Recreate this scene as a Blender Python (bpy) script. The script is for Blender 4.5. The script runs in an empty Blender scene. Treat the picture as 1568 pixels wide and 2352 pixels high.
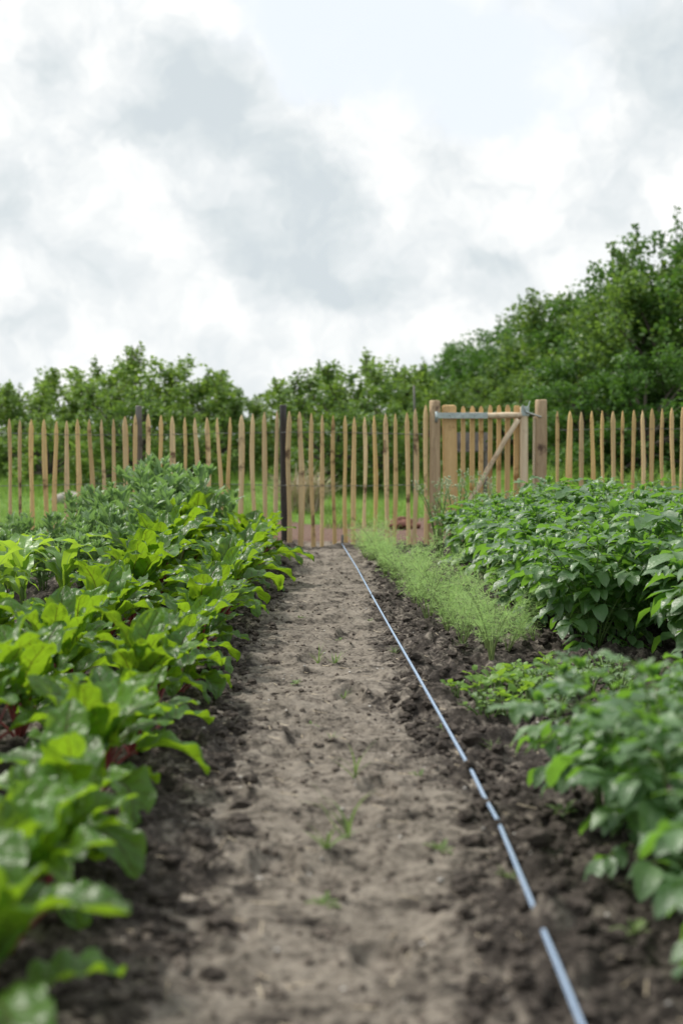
import bpy, math, random
import numpy as np
from mathutils import Vector, Matrix, Euler
R = math.radians
rng = np.random.default_rng(7)
random.seed(7)
scene = bpy.context.scene
COL = scene.collection

# ------------------------------------------------------------------ camera, sky, sun, exposure
CAM = Vector((0.0, 0.0, 0.90))
FPX, CX, CY = 3266.7, 784.0, 1176.0        # photograph measured on a 1568 x 2352 grid
cam_d = bpy.data.cameras.new('camera')
cam = bpy.data.objects.new('camera', cam_d); COL.objects.link(cam)
cam.location = CAM
cam.rotation_euler = Euler((R(90 - 3.08), 0, R(-0.77)), 'XYZ')
cam_d.sensor_fit = 'AUTO'; cam_d.sensor_width = 36; cam_d.lens = 50
cam_d.clip_start = 0.05; cam_d.clip_end = 3000
cam_d.dof.use_dof = True; cam_d.dof.focus_distance = 6.7; cam_d.dof.aperture_fstop = 2.4
scene.camera = cam
MW = cam.rotation_euler.to_matrix()

SUN_DIR = Vector((-0.62, 0.42, 1.0)).normalized()       # towards the sun: behind the plot, to the left, high
sun_d = bpy.data.lights.new('sun', 'SUN'); sun = bpy.data.objects.new('sun', sun_d); COL.objects.link(sun)
sun_d.energy = 3.4; sun_d.angle = R(9); sun_d.color = (1.0, 0.95, 0.87)
sun.rotation_euler = SUN_DIR.to_track_quat('Z', 'Y').to_euler()
sun.location = (0, 0, 30)
scene.view_settings.view_transform = 'Standard'
try: scene.view_settings.look = 'None'
except Exception: pass
scene.view_settings.exposure = 0.28
scene.view_settings.gamma = 1
scene.view_settings.use_curve_mapping = False
cy = scene.cycles
cy.max_bounces = 8; cy.diffuse_bounces = 3; cy.glossy_bounces = 2; cy.transmission_bounces = 4; cy.transparent_max_bounces = 4
cy.sample_clamp_indirect = 6
try: cy.use_denoising = True
except Exception: pass


class NT:
    """tiny helper to wire shader nodes"""
    def __init__(s, tree): s.t = tree; s.n = tree.nodes; s.l = tree.links
    def put(s, inp, v):
        if isinstance(v, bpy.types.NodeSocket): s.l.new(v, inp)
        elif v is not None: inp.default_value = v
    def node(s, typ, outs=0, **kw):
        nd = s.n.new(typ)
        for k, v in kw.items():
            if k.startswith('i_'): s.put(nd.inputs[k[2:].replace('_', ' ')], v)
            else: setattr(nd, k, v)
        return nd
    def math(s, op, a, b=None, c=None, clamp=False):
        nd = s.n.new('ShaderNodeMath'); nd.operation = op; nd.use_clamp = clamp
        s.put(nd.inputs[0], a); s.put(nd.inputs[1], b)
        if c is not None: s.put(nd.inputs[2], c)
        return nd.outputs[0]
    def mix(s, f, a, b, blend='MIX'):
        nd = s.n.new('ShaderNodeMix'); nd.data_type = 'RGBA'; nd.blend_type = blend
        s.put(nd.inputs[0], f); s.put(nd.inputs[6], a); s.put(nd.inputs[7], b)
        return nd.outputs[2]
    def noise(s, vec, scale, detail=4, rough=0.55, dist=0.0, col=False):
        nd = s.n.new('ShaderNodeTexNoise')
        s.put(nd.inputs['Vector'], vec); s.put(nd.inputs['Scale'], scale)
        nd.inputs['Detail'].default_value = detail; nd.inputs['Roughness'].default_value = rough
        nd.inputs['Distortion'].default_value = dist
        return nd.outputs['Color' if col else 'Fac']
    def ramp(s, f, stops, interp='LINEAR'):
        nd = s.n.new('ShaderNodeValToRGB'); s.put(nd.inputs[0], f)
        cr = nd.color_ramp; cr.interpolation = interp
        while len(cr.elements) > 1: cr.elements.remove(cr.elements[-1])
        cr.elements[0].position = stops[0][0]; cr.elements[0].color = c4(stops[0][1])
        for p, c in stops[1:]:
            e = cr.elements.new(p); e.color = c4(c)
        return nd.outputs[0]
    def maprange(s, v, a, b, c=0.0, d=1.0, smooth=True):
        nd = s.n.new('ShaderNodeMapRange'); nd.interpolation_type = 'SMOOTHSTEP' if smooth else 'LINEAR'
        s.put(nd.inputs[0], v)
        for k, x in zip((1, 2, 3, 4), (a, b, c, d)): nd.inputs[k].default_value = x
        return nd.outputs[0]
    def bump(s, h, strength, dist):
        nd = s.n.new('ShaderNodeBump'); s.put(nd.inputs['Height'], h)
        nd.inputs['Strength'].default_value = strength; nd.inputs['Distance'].default_value = dist
        return nd.outputs[0]


def c4(c):
    if isinstance(c, (int, float)): return (c, c, c, 1)
    return tuple(c) + (1,) if len(c) == 3 else tuple(c)


def make_world():
    w = bpy.data.worlds.new('World'); scene.world = w; w.use_nodes = True
    T = NT(w.node_tree); T.n.clear()
    out = T.n.new('ShaderNodeOutputWorld'); bg = T.n.new('ShaderNodeBackground')
    T.l.new(bg.outputs[0], out.inputs[0])
    sky = T.n.new('ShaderNodeTexSky'); sky.sky_type = 'NISHITA'; sky.sun_disc = False
    sky.sun_elevation = math.asin(SUN_DIR.z); sky.sun_rotation = math.atan2(SUN_DIR.x, SUN_DIR.y)
    sky.altitude = 0; sky.air_density = 1; sky.dust_density = 1.5
    tc = T.n.new('ShaderNodeTexCoord')
    sep = T.n.new('ShaderNodeSeparateXYZ'); T.l.new(tc.outputs['Generated'], sep.inputs[0])
    az = T.math('ARCTAN2', sep.outputs[0], sep.outputs[1]); el = T.math('ARCSINE', sep.outputs[2])
    comb = T.n.new('ShaderNodeCombineXYZ'); T.put(comb.inputs[0], T.math('MULTIPLY', az, 32.667)); T.put(comb.inputs[1], T.math('MULTIPLY', el, 32.667))
    P = comb.outputs[0]                    # direction on the sky, 1 unit = 1.75 degrees
    def warp(vec, scale, detail, ax_, ay_):
        nz = T.noise(vec, scale, detail, 0.6, col=True)
        sub = T.node('ShaderNodeVectorMath', operation='SUBTRACT'); T.put(sub.inputs[0], nz); sub.inputs[1].default_value = (0.5, 0.5, 0.5)
        scl = T.node('ShaderNodeVectorMath', operation='MULTIPLY'); T.put(scl.inputs[0], sub.outputs[0]); scl.inputs[1].default_value = (ax_, ay_, 0)
        add = T.node('ShaderNodeVectorMath', operation='ADD'); T.put(add.inputs[0], vec); T.put(add.inputs[1], scl.outputs[0])
        return add.outputs[0]
    PD = warp(warp(P, 0.40, 3, 2.0, 1.7), 1.5, 6, 0.9, 0.8)     # billowing edges
    def blobs(lst):
        acc = None
        for (x, y, rx, ry, rot, wgt) in lst:
            mp = T.n.new('ShaderNodeMapping'); mp.vector_type = 'TEXTURE'
            T.put(mp.inputs['Vector'], PD)
            mp.inputs['Location'].default_value = ((x - 740) / 100, (1000 - y) / 100, 0)
            mp.inputs['Rotation'].default_value = (0, 0, R(rot))
            mp.inputs['Scale'].default_value = (rx / 100, ry / 100, 1)
            g = T.n.new('ShaderNodeTexGradient'); g.gradient_type = 'SPHERICAL'; T.put(g.inputs[0], mp.outputs[0])
            acc = T.math('MULTIPLY_ADD', g.outputs['Fac'], wgt, acc if acc is not None else 0.0)
        return acc
    grey = blobs([(440, 170, 190, 130, -30, 1.1), (530, 200, 140, 110, -50, 1.0), (260, 300, 190, 100, 10, .9), (440, 310, 240, 130, -10, 1.0),
                  (620, 350, 200, 120, -35, 1.1), (730, 440, 180, 130, -50, 1.1), (640, 530, 260, 150, 0, .9), (500, 480, 160, 90, 0, .5),
                  (720, 620, 260, 140, 0, 1.0), (820, 700, 300, 80, 0, .8), (560, 640, 220, 120, 0, .6), (110, 190, 120, 120, 0, 1.0), (190, 130, 120, 80, 0, .6),
                  (50, 430, 170, 130, 0, 1.1), (20, 550, 150, 110, 0, .9), (170, 600, 130, 90, -30, .7), (30, 750, 180, 60, 0, .9), (330, 760, 300, 50, 0, .35),
                  (1500, 130, 260, 230, 0, 1.0), (1560, 270, 160, 160, 0, .8), (1410, 440, 190, 140, 0, .7), (1150, 595, 200, 50, 0, .9),
                  (1000, 640, 340, 130, 0, .75), (1330, 540, 180, 60, 0, .4), (880, 480, 120, 60, 0, .4), (600, 800, 300, 60, 0, .4)])
    blue = blobs([(900, 80, 520, 190, 0, 1.1), (1050, 200, 380, 170, -10, 1.1), (60, 10, 330, 60, 0, 1.0), (1180, 290, 180, 80, 0, .6), (1380, 30, 200, 80, 0, .4), (700, 130, 200, 130, -40, .7)])
    n2 = T.noise(P, 0.9, 5, 0.6); n3 = T.noise(P, 0.22, 5, 0.55)
    greyf = T.maprange(T.math('MULTIPLY_ADD', T.math('SUBTRACT', n2, 0.5), 1.1, grey), -0.10, 1.9)
    # elsewhere round the sky: broken cloud from noise only
    side = T.maprange(T.math('ABSOLUTE', az), 0.27, 0.5); up = T.maprange(el, 0.33, 0.55)
    outm = T.math('MAXIMUM', side, up)
    greyo = T.maprange(n3, 0.42, 0.62)
    greyf = T.mix(outm, greyf, greyo)
    bluef = T.maprange(T.math('MULTIPLY_ADD', T.math('SUBTRACT', n2, 0.5), 0.9, blue), 0.0, 0.95)
    blueo = T.maprange(T.noise(P, 0.17, 4, 0.5), 0.55, 0.72)
    bluef = T.mix(outm, bluef, blueo)
    big = T.noise(PD, 0.50, 5, 0.55); fine = T.noise(PD, 1.7, 5, 0.6)
    tone = T.math('MULTIPLY_ADD', T.math('SUBTRACT', big, 0.5), 1.9, T.math('ADD', greyf, 0.18))
    tone = T.math('MULTIPLY_ADD', T.math('SUBTRACT', fine, 0.5), 0.55, tone)
    cl = T.ramp(tone, [(0.0, (0.88, 0.885, 0.87)), (0.18, (0.80, 0.82, 0.82)), (0.45, (0.70, 0.735, 0.75)), (0.78, (0.61, 0.66, 0.68)), (1.0, (0.56, 0.615, 0.645))])
    sk = T.mix(0.06, c4((0.76, 0.81, 0.865)), T.mix(1.0, sky.outputs[0], c4(0.1), 'MULTIPLY'))
    col = T.mix(T.math('MULTIPLY', bluef, T.math('SUBTRACT', 1.0, T.math('MULTIPLY', greyf, 0.8))), cl, sk)
    col = T.mix(1.0, col, c4(10.0), 'MULTIPLY')
    T.put(bg.inputs[0], col); bg.inputs[1].default_value = 0.10
make_world()

# ------------------------------------------------------------------ measuring and mesh helpers
def ray(x, y):
    return MW @ Vector(((x - CX) / FPX, -(y - CY) / FPX, -1.0))
def on_z(x, y, z=0.0):
    d = ray(x, y); t = (z - CAM.z) / d.z; return CAM + d * t
def on_y(x, y, Y):
    d = ray(x, y); t = (Y - CAM.y) / d.y; return CAM + d * t

TAB = np.random.default_rng(3).random((256, 256)).astype(np.float32)
def vnoise(x, y, seed=0):
    x = np.asarray(x, float) + seed * 17.31; y = np.asarray(y, float) + seed * 9.77
    xi = np.floor(x).astype(int); yi = np.floor(y).astype(int); fx = x - xi; fy = y - yi
    fx = fx * fx * (3 - 2 * fx); fy = fy * fy * (3 - 2 * fy)
    a = TAB[xi & 255, yi & 255]; b = TAB[(xi + 1) & 255, yi & 255]; c = TAB[xi & 255, (yi + 1) & 255]; d = TAB[(xi + 1) & 255, (yi + 1) & 255]
    return (a * (1 - fx) + b * fx) * (1 - fy) + (c * (1 - fx) + d * fx) * fy
def fbm(x, y, seed=0, octv=4, g=0.5):
    s = 0; a = 1; t = 0
    for k in range(octv):
        s = s + a * vnoise(x * 2 ** k, y * 2 ** k, seed + k); t += a; a *= g
    return s / t
def sstep(a, b, x):
    t = np.clip((x - a) / (b - a), 0, 1); return t * t * (3 - 2 * t)


class MB:
    """collects geometry, becomes ONE mesh object"""
    def __init__(s): s.V = []; s.F = []; s.M = []; s.U = []; s.A = []; s.n = 0
    def add(s, V, F, uv=None, m=0, rnd=0.5):
        V = np.asarray(V, float).reshape(-1, 3)
        s.V.append(V)
        s.U.append(np.zeros((len(V), 2)) if uv is None else np.asarray(uv, float))
        s.A.append(np.full(len(V), rnd) if np.isscalar(rnd) else np.asarray(rnd, float))
        for f in (F if isinstance(F, list) and len(F) and isinstance(F[0], np.ndarray) else [np.asarray(F)]):
            if len(f): s.F.append(f + s.n); s.M.append(np.full(len(f), m))
        s.n += len(V)
        return s
    def scatter(s, tmpl, mats, rnds, m=0):
        V, F, U = tmpl; mats = np.asarray(mats); k = len(mats); n = len(V)
        Vh = np.concatenate([V, np.ones((n, 1))], 1)
        W = np.einsum('kij,nj->kni', mats, Vh)[:, :, :3].reshape(-1, 3)
        FF = (F[None] + (np.arange(k) * n)[:, None, None]).reshape(-1, F.shape[1])
        s.add(W, FF, np.tile(U, (k, 1)), m, np.repeat(np.asarray(rnds, float), n))
    def arrays(s):
        return np.concatenate(s.V), s.F, s.M, np.concatenate(s.U), np.concatenate(s.A)
    def build(s, name, mats, parent=None, smooth=True):
        me = bpy.data.meshes.new(name)
        V, FL, ML, U, A = s.arrays()
        me.vertices.add(len(V)); me.vertices.foreach_set('co', V.astype(np.float32).ravel())
        loops = np.concatenate([f.ravel() for f in FL]).astype(np.int32)
        tot = np.concatenate([np.full(len(f), f.shape[1]) for f in FL]).astype(np.int32)
        start = np.concatenate([[0], np.cumsum(tot)[:-1]]).astype(np.int32)
        me.loops.add(len(loops)); me.polygons.add(len(tot))
        me.loops.foreach_set('vertex_index', loops)
        me.polygons.foreach_set('loop_start', start); me.polygons.foreach_set('loop_total', tot)
        me.polygons.foreach_set('material_index', np.concatenate(ML).astype(np.int32))
        me.polygons.foreach_set('use_smooth', np.full(len(tot), smooth))
        uvl = me.uv_layers.new(name='UVMap'); uvl.data.foreach_set('uv', U[loops].astype(np.float32).ravel())
        at = me.attributes.new('rnd', 'FLOAT', 'POINT'); at.data.foreach_set('value', A.astype(np.float32))
        me.update(calc_edges=True); me.validate()
        for m in (mats if isinstance(mats, (list, tuple)) else [mats]): me.materials.append(m)
        return link(name, me, parent)

def link(name, data, parent=None):
    o = bpy.data.objects.new(name, data); COL.objects.link(o)
    if parent is not None: o.parent = parent
    return o
def tag(o, label=None, cat=None, group=None, kind=None):
    if label: o['label'] = label
    if cat: o['category'] = cat
    if group: o['group'] = group
    if kind: o['kind'] = kind
    return o
def empty(name, loc=(0, 0, 0), rz=0.0):
    o = link(name, None); o.location = loc; o.rotation_euler = (0, 0, rz); o.empty_display_size = 0.1
    return o
def copy_tree(o, parent=None):
    c = o.copy(); COL.objects.link(c); c.parent = parent
    for ch in o.children: copy_tree(ch, c)
    return c

def tube(pts, rads, n=8, caps=True, squash=1.0):
    pts = [Vector(p) for p in pts]; V = []; U = []
    up = Vector((0, 0, 1)); prev = None
    for i, p in enumerate(pts):
        t = (pts[min(i + 1, len(pts) - 1)] - pts[max(i - 1, 0)]).normalized()
        if prev is None: a = t.cross(up if abs(t.z) < 0.9 else Vector((1, 0, 0))).normalized()
        else: a = (prev - t * prev.dot(t)).normalized()
        prev = a; b = t.cross(a)
        r = rads[i] if hasattr(rads, '__len__') else rads
        for k in range(n):
            an = 2 * math.pi * k / n
            V.append(p + a * math.cos(an) * r + b * math.sin(an) * r * squash); U.append((k / n, i / max(1, len(pts) - 1)))
    F = []
    for i in range(len(pts) - 1):
        for k in range(n):
            F.append((i * n + k, i * n + (k + 1) % n, (i + 1) * n + (k + 1) % n, (i + 1) * n + k))
    FF = [np.array(F)]
    if caps:
        V.append(pts[0]); V.append(pts[-1]); U += [(0, 0), (0, 1)]; m = len(pts) * n
        FF.append(np.array([(m, (k + 1) % n, k) for k in range(n)] + [(m + 1, (len(pts) - 1) * n + k, (len(pts) - 1) * n + (k + 1) % n) for k in range(n)]))
    return np.array([tuple(v) for v in V]), FF, np.array(U)

def bezier(p0, p1, p2, n):
    return [Vector(p0) * (1 - t) ** 2 + Vector(p1) * 2 * t * (1 - t) + Vector(p2) * t * t for t in np.linspace(0, 1, n)]

def blade(L, W, a0, a1, prof, nu=10, nv=6, fold=0.2, wave=0.0, wfreq=5.0, pucker=0.0, seed=0, start=(0, 0), side_curl=0.0):
    """leaf blade: runs along +X and Z from start, pitch a0 to a1 degrees; width profile prof(t)"""
    r = np.random.default_rng(seed + 1000)
    t = np.linspace(0, 1, nu + 1); s = np.linspace(-1, 1, nv + 1)
    ang = np.radians(a0 + (a1 - a0) * t); dx = np.cos(ang) * L / nu; dz = np.sin(ang) * L / nu
    cx = start[0] + np.concatenate([[0], np.cumsum(dx[:-1])]); cz = start[1] + np.concatenate([[0], np.cumsum(dz[:-1])])
    ph = r.uniform(0, 6.28, 4)
    V = []; U = []
    bendy = r.uniform(-1, 1) * side_curl
    for i in range(nu + 1):
        w = W * 0.5 * prof(t[i]); nx, nz = -math.sin(ang[i]), math.cos(ang[i])
        for j in range(nv + 1):
            sj = s[j]; e = abs(sj)
            sd = ph[0] if sj < 0 else ph[1]
            h = fold * e * w + wave * e ** 2 * math.sin(wfreq * 6.28 * t[i] + sd) * (0.35 + w / (W * .5 + 1e-6)) \
                + wave * .5 * e ** 2 * math.sin(wfreq * 2.1 * 6.28 * t[i] + ph[2] + 2 * sj) * .6
            if pucker: h += pucker * (vnoise(t[i] * 9, sj * 3.5, seed) - .5) * (1 - .3 * e) * (1 if w > .01 else .3) * min(1, e * 3)
            y = sj * w * (1 + .07 * math.sin(11 * t[i] + sd * 3)) + bendy * t[i] ** 2 * L
            V.append((cx[i] + nx * h, y, cz[i] + nz * h)); U.append((t[i], (sj + 1) / 2))
    F = [(i * (nv + 1) + j, (i + 1) * (nv + 1) + j, (i + 1) * (nv + 1) + j + 1, i * (nv + 1) + j + 1) for i in range(nu) for j in range(nv)]
    return np.array(V), np.array(F), np.array(U)

def frame(p, d, roll=0.0, sc=1.0, sy=None):
    """4x4 that lays +X along d, +Z as near up as it can"""
    d = Vector(d).normalized(); up = Vector((0, 0, 1))
    if abs(d.z) > .97: up = Vector((math.cos(roll * 5), math.sin(roll * 5), 0))
    y = up.cross(d).normalized(); z = d.cross(y)
    M = Matrix((( d.x, y.x, z.x, p[0]), (d.y, y.y, z.y, p[1]), (d.z, y.z, z.z, p[2]), (0, 0, 0, 1)))
    M = M @ Matrix.Rotation(roll, 4, 'X') @ Matrix.Diagonal((sc, sc if sy is None else sy, sc, 1))
    return np.array(M)

# ------------------------------------------------------------------ materials
def new_mat(name):
    m = bpy.data.materials.new(name); m.use_nodes = True; T = NT(m.node_tree); T.n.clear()
    out = T.n.new('ShaderNodeOutputMaterial'); return m, T, out

def leaf_mat(name, dark, light, trans, tw=0.4, rough=0.38, spec=0.5, vein=None, veinw=0.03, nside=7.0, vein_amt=1.0, tint=None):
    m, T, out = new_mat(name)
    tc = T.n.new('ShaderNodeTexCoord'); uv = T.n.new('ShaderNodeSeparateXYZ'); T.l.new(tc.outputs['UV'], uv.inputs[0])
    oi = T.n.new('ShaderNodeObjectInfo'); at = T.node('ShaderNodeAttribute', attribute_name='rnd')
    r = T.math('FRACT', T.math('MULTIPLY_ADD', oi.outputs['Random'], 3.7, at.outputs['Fac']))
    nz = T.noise(tc.outputs['Object'], 22, 3)
    f = T.math('ADD', T.math('MULTIPLY', r, 0.7), T.math('MULTIPLY', nz, 0.45), clamp=True)
    col = T.mix(f, c4(dark), c4(light))
    trc = T.mix(f, c4(tuple(x * .72 for x in trans)), c4(trans))
    if tint is not None:   # a few older leaves yellow or redden
        k = T.maprange(r, 0.86, 0.97)
        k = T.math('MULTIPLY', k, T.maprange(nz, 0.4, 0.6))
        col = T.mix(k, col, c4(tint)); trc = T.mix(k, trc, c4(tint))
    hgt = None
    if vein is not None:
        s = T.math('ABSOLUTE', T.math('MULTIPLY_ADD', uv.outputs[1], 2.0, -1.0))
        t = uv.outputs[0]
        mid = T.maprange(T.math('ADD', s, T.math('MULTIPLY', t, veinw)), veinw * .8, veinw * 2.1, 1, 0)
        wob = T.math('MULTIPLY', T.noise(tc.outputs['UV'], 6, 2), 0.16)
        ph = T.math('FRACT', T.math('MULTIPLY', T.math('ADD', T.math('SUBTRACT', t, T.math('MULTIPLY', s, 0.22)), wob), nside))
        dd = T.math('ABSOLUTE', T.math('SUBTRACT', ph, 0.5))
        sidev = T.math('MULTIPLY', T.maprange(dd, 0.0, 0.11, 1, 0), T.maprange(s, 0.55, 0.95, 1, 0))
        vm = T.math('MULTIPLY', T.math('MAXIMUM', mid, T.math('MULTIPLY', sidev, 0.6)), vein_amt)
        col = T.mix(vm, col, c4(vein)); trc = T.mix(vm, trc, c4(tuple(x * .8 for x in vein)))
        hgt = vm
    vor = T.node('ShaderNodeTexVoronoi', feature='F1'); T.put(vor.inputs['Vector'], tc.outputs['Object']); vor.inputs['Scale'].default_value = 90
    h = T.math('MULTIPLY', vor.outputs['Distance'], -0.6)
    if hgt is not None: h = T.math('SUBTRACT', h, hgt)
    nrm = T.bump(h, 0.5, 0.004)
    p = T.n.new('ShaderNodeBsdfPrincipled'); T.put(p.inputs['Base Color'], col)
    T.put(p.inputs['Roughness'], T.math('MULTIPLY_ADD', nz, 0.25, rough - 0.1)); p.inputs['Specular IOR Level'].default_value = spec
    T.put(p.inputs['Normal'], nrm)
    tr = T.n.new('ShaderNodeBsdfTranslucent'); T.put(tr.inputs[0], trc)
    mx = T.n.new('ShaderNodeMixShader'); mx.inputs[0].default_value = tw
    T.l.new(p.outputs[0], mx.inputs[1]); T.l.new(tr.outputs[0], mx.inputs[2]); T.l.new(mx.outputs[0], out.inputs[0])
    return m

def simple_mat(name, a, b, scale=8, rough=0.7, metal=0.0, bump=0.3, bdist=0.003, stretch=(1, 1, 1), spec=0.4, vary=0.0):
    m, T, out = new_mat(name)
    tc = T.n.new('ShaderNodeTexCoord'); mp = T.n.new('ShaderNodeMapping'); T.put(mp.inputs['Vector'], tc.outputs['Object']); mp.inputs['Scale'].default_value = stretch
    nz = T.noise(mp.outputs[0], scale, 6, 0.62)
    col = T.ramp(nz, [(0.3, a), (0.7, b)])
    if vary:
        oi = T.n.new('ShaderNodeObjectInfo')
        col = T.mix(T.math('MULTIPLY', oi.outputs['Random'], vary), col, c4(tuple(x * .6 for x in a)))
    p = T.n.new('ShaderNodeBsdfPrincipled'); T.put(p.inputs['Base Color'], col)
    p.inputs['Roughness'].default_value = rough; p.inputs['Metallic'].default_value = metal; p.inputs['Specular IOR Level'].default_value = spec
    T.put(p.inputs['Normal'], T.bump(nz, bump, bdist)); T.l.new(p.outputs[0], out.inputs[0])
    return m

def wood_mat(name, light, mid, dark, knots=True, vary=0.35):
    m, T, out = new_mat(name)
    tc = T.n.new('ShaderNodeTexCoord'); oi = T.n.new('ShaderNodeObjectInfo')
    off = T.node('ShaderNodeVectorMath', operation='ADD'); T.put(off.inputs[0], tc.outputs['Object'])
    cmb = T.n.new('ShaderNodeCombineXYZ'); T.put(cmb.inputs[2], T.math('MULTIPLY', oi.outputs['Random'], 30)); T.put(off.inputs[1], cmb.outputs[0])
    mp = T.n.new('ShaderNodeMapping'); T.put(mp.inputs['Vector'], off.outputs[0]); mp.inputs['Scale'].default_value = (1, 1, 0.07)
    g = T.noise(mp.outputs[0], 120, 4, 0.6, 0.5); g2 = T.noise(mp.outputs[0], 26, 3, 0.5)
    col = T.ramp(T.math('ADD', T.math('MULTIPLY', g, .5), T.math('MULTIPLY', g2, .5)), [(0.35, mid), (0.62, light)])
    st = T.noise(off.outputs[0], 5.5, 4, 0.65)
    col = T.mix(T.maprange(st, 0.56, 0.72), col, c4(dark))
    hs = T.n.new('ShaderNodeHueSaturation')
    T.put(hs.inputs['Value'], T.math('MULTIPLY_ADD', oi.outputs['Random'], vary, 1 - vary * .55))
    T.put(hs.inputs['Saturation'], T.math('MULTIPLY_ADD', T.math('FRACT', T.math('MULTIPLY', oi.outputs['Random'], 7.3)), vary * .5, 1 - vary * .2))
    T.put(hs.inputs['Color'], col)
    p = T.n.new('ShaderNodeBsdfPrincipled'); T.put(p.inputs['Base Color'], hs.outputs[0]); p.inputs['Roughness'].default_value = 0.75
    p.inputs['Specular IOR Level'].default_value = 0.3
    T.put(p.inputs['Normal'], T.bump(T.math('ADD', g, T.math('MULTIPLY', st, .6)), 0.5, 0.004)); T.l.new(p.outputs[0], out.inputs[0])
    return m

def soil_mat():
    m, T, out = new_mat('garden_soil')
    tc = T.n.new('ShaderNodeTexCoord'); P = tc.outputs['Object']
    dry = T.node('ShaderNodeAttribute', attribute_name='rnd').outputs['Fac']       # 1 = trodden dry path, 0 = loose moist bed with shade painted in, 2+ = grass field
    sep = T.n.new('ShaderNodeSeparateXYZ'); T.l.new(P, sep.inputs[0])
    n1 = T.noise(P, 9, 6, 0.65); n2 = T.noise(P, 45, 5, 0.65); n3 = T.noise(P, 2.3, 4, 0.6); n4 = T.noise(P, 160, 4, 0.7)
    damp_shaded = T.ramp(T.math('ADD', T.math('MULTIPLY', n2, .6), T.math('MULTIPLY', n1, .4)), [(0.34, (0.018, 0.0152, 0.013)), (0.50, (0.052, 0.044, 0.038)), (0.66, (0.145, 0.123, 0.107))])  # moist bed soil, darkened further to paint in the shade under the plants
    drys = T.ramp(T.math('ADD', T.math('MULTIPLY', n2, .45), T.math('MULTIPLY', n1, .55)), [(0.34, (0.082, 0.070, 0.058)), (0.48, (0.182, 0.158, 0.131)), (0.64, (0.295, 0.260, 0.218))])
    f = T.maprange(T.math('ADD', T.math('MULTIPLY_ADD', T.math('SUBTRACT', n1, .5), 3.6, T.math('MINIMUM', dry, 1.0)), T.math('MULTIPLY', T.math('SUBTRACT', n2, .5), 2.2)), 0.02, 1.15)
    col = T.mix(f, damp_shaded, drys)
    specks = T.maprange(n4, 0.69, 0.78); col = T.mix(T.math('MULTIPLY', specks, .5), col, c4((0.36, 0.32, 0.28)))
    # ginger-brown turned earth beyond the fence, then grass
    red = T.ramp(n2, [(0.3, (0.10, 0.060, 0.046)), (0.7, (0.23, 0.155, 0.125))])
    col = T.mix(T.maprange(T.math('MULTIPLY_ADD', T.math('SUBTRACT', n1, .5), .5, sep.outputs[1]), 11.9, 12.15), col, red)
    grass = T.ramp(T.math('ADD', T.math('MULTIPLY', n1, .5), T.math('MULTIPLY', n3, .5)), [(0.35, (0.08, 0.16, 0.03)), (0.6, (0.16, 0.27, 0.055))])
    col = T.mix(T.maprange(T.math('MULTIPLY_ADD', T.math('SUBTRACT', n1, .5), .6, dry), 1.4, 1.6), col, grass)
    p = T.n.new('ShaderNodeBsdfPrincipled'); T.put(p.inputs['Base Color'], col); p.inputs['Roughness'].default_value = 0.92
    p.inputs['Specular IOR Level'].default_value = 0.15
    hh = T.math('ADD', T.math('MULTIPLY', n2, 1.0), T.math('MULTIPLY', n4, .4))
    T.put(p.inputs['Normal'], T.bump(hh, 0.9, 0.012)); T.l.new(p.outputs[0], out.inputs[0])
    return m

M = {}
M['soil'] = soil_mat()
M['clod'] = simple_mat('soil_clod', (0.018, 0.015, 0.013), (0.105, 0.089, 0.077), 60, 0.95, spec=.1, bump=.8, bdist=.004)
M['crumb'] = simple_mat('dry_crumb', (0.075, 0.062, 0.052), (0.21, 0.178, 0.152), 60, 0.95, spec=.1, bump=.8, bdist=.003)
M['pebble'] = simple_mat('pale_stone', (0.34, 0.31, 0.28), (0.62, 0.60, 0.57), 30, 0.7)
M['beet'] = leaf_mat('beet_leaf', (0.015, 0.062, 0.013), (0.094, 0.218, 0.026), (0.35, 0.585, 0.022), .42, .36, .42, vein=(0.07, 0.03, 0.015), veinw=.04, nside=7, vein_amt=.85)
M['beet_stalk'] = simple_mat('beet_stalk', (0.14, 0.012, 0.02), (0.24, 0.05, 0.045), 20, .4, spec=.6)
M['chard_stalk'] = simple_mat('green_stalk', (0.14, 0.20, 0.06), (0.24, 0.30, 0.11), 20, .45, spec=.5)
M['potato'] = leaf_mat('potato_leaf', (0.030, 0.095, 0.034), (0.14, 0.25, 0.10), (0.30, 0.62, 0.05), .35, .42, .9, vein=(.10, .20, .06), veinw=.03, nside=6, vein_amt=.5)
M['bean'] = leaf_mat('bean_leaf', (0.11, 0.21, 0.09), (0.31, 0.43, 0.23), (0.30, 0.52, 0.11), .36, .42, .55, vein=(.16, .26, .12), veinw=.05, nside=6, vein_amt=.5)
M['corn'] = leaf_mat('corn_leaf', (0.09, 0.20, 0.04), (0.18, 0.34, 0.07), (0.46, 0.70, 0.05), .45, .36, .55, vein=(.20, .34, .10), veinw=.07, nside=.01, vein_amt=.6)
M['fennel'] = leaf_mat('fennel_frond', (0.20, 0.40, 0.11), (0.50, 0.68, 0.28), (0.56, 0.82, 0.27), .5, .5, .3)
M['lime'] = leaf_mat('lime_leaf', (0.10, 0.22, 0.03), (0.18, 0.34, 0.05), (0.36, 0.60, 0.05), .42, .42, .4, vein=(.22, .36, .1), veinw=.04, nside=5, vein_amt=.4)
M['bud'] = simple_mat('flower_bud', (0.26, 0.34, 0.16), (0.50, 0.55, 0.36), 30, .6)
M['stem'] = simple_mat('plant_stem', (0.09, 0.16, 0.04), (0.17, 0.25, 0.08), 20, .5)
M['tree'] = leaf_mat('hedge_leaf', (0.038, 0.095, 0.024), (0.14, 0.24, 0.055), (0.26, 0.42, 0.06), .36, .45, .4)
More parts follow.
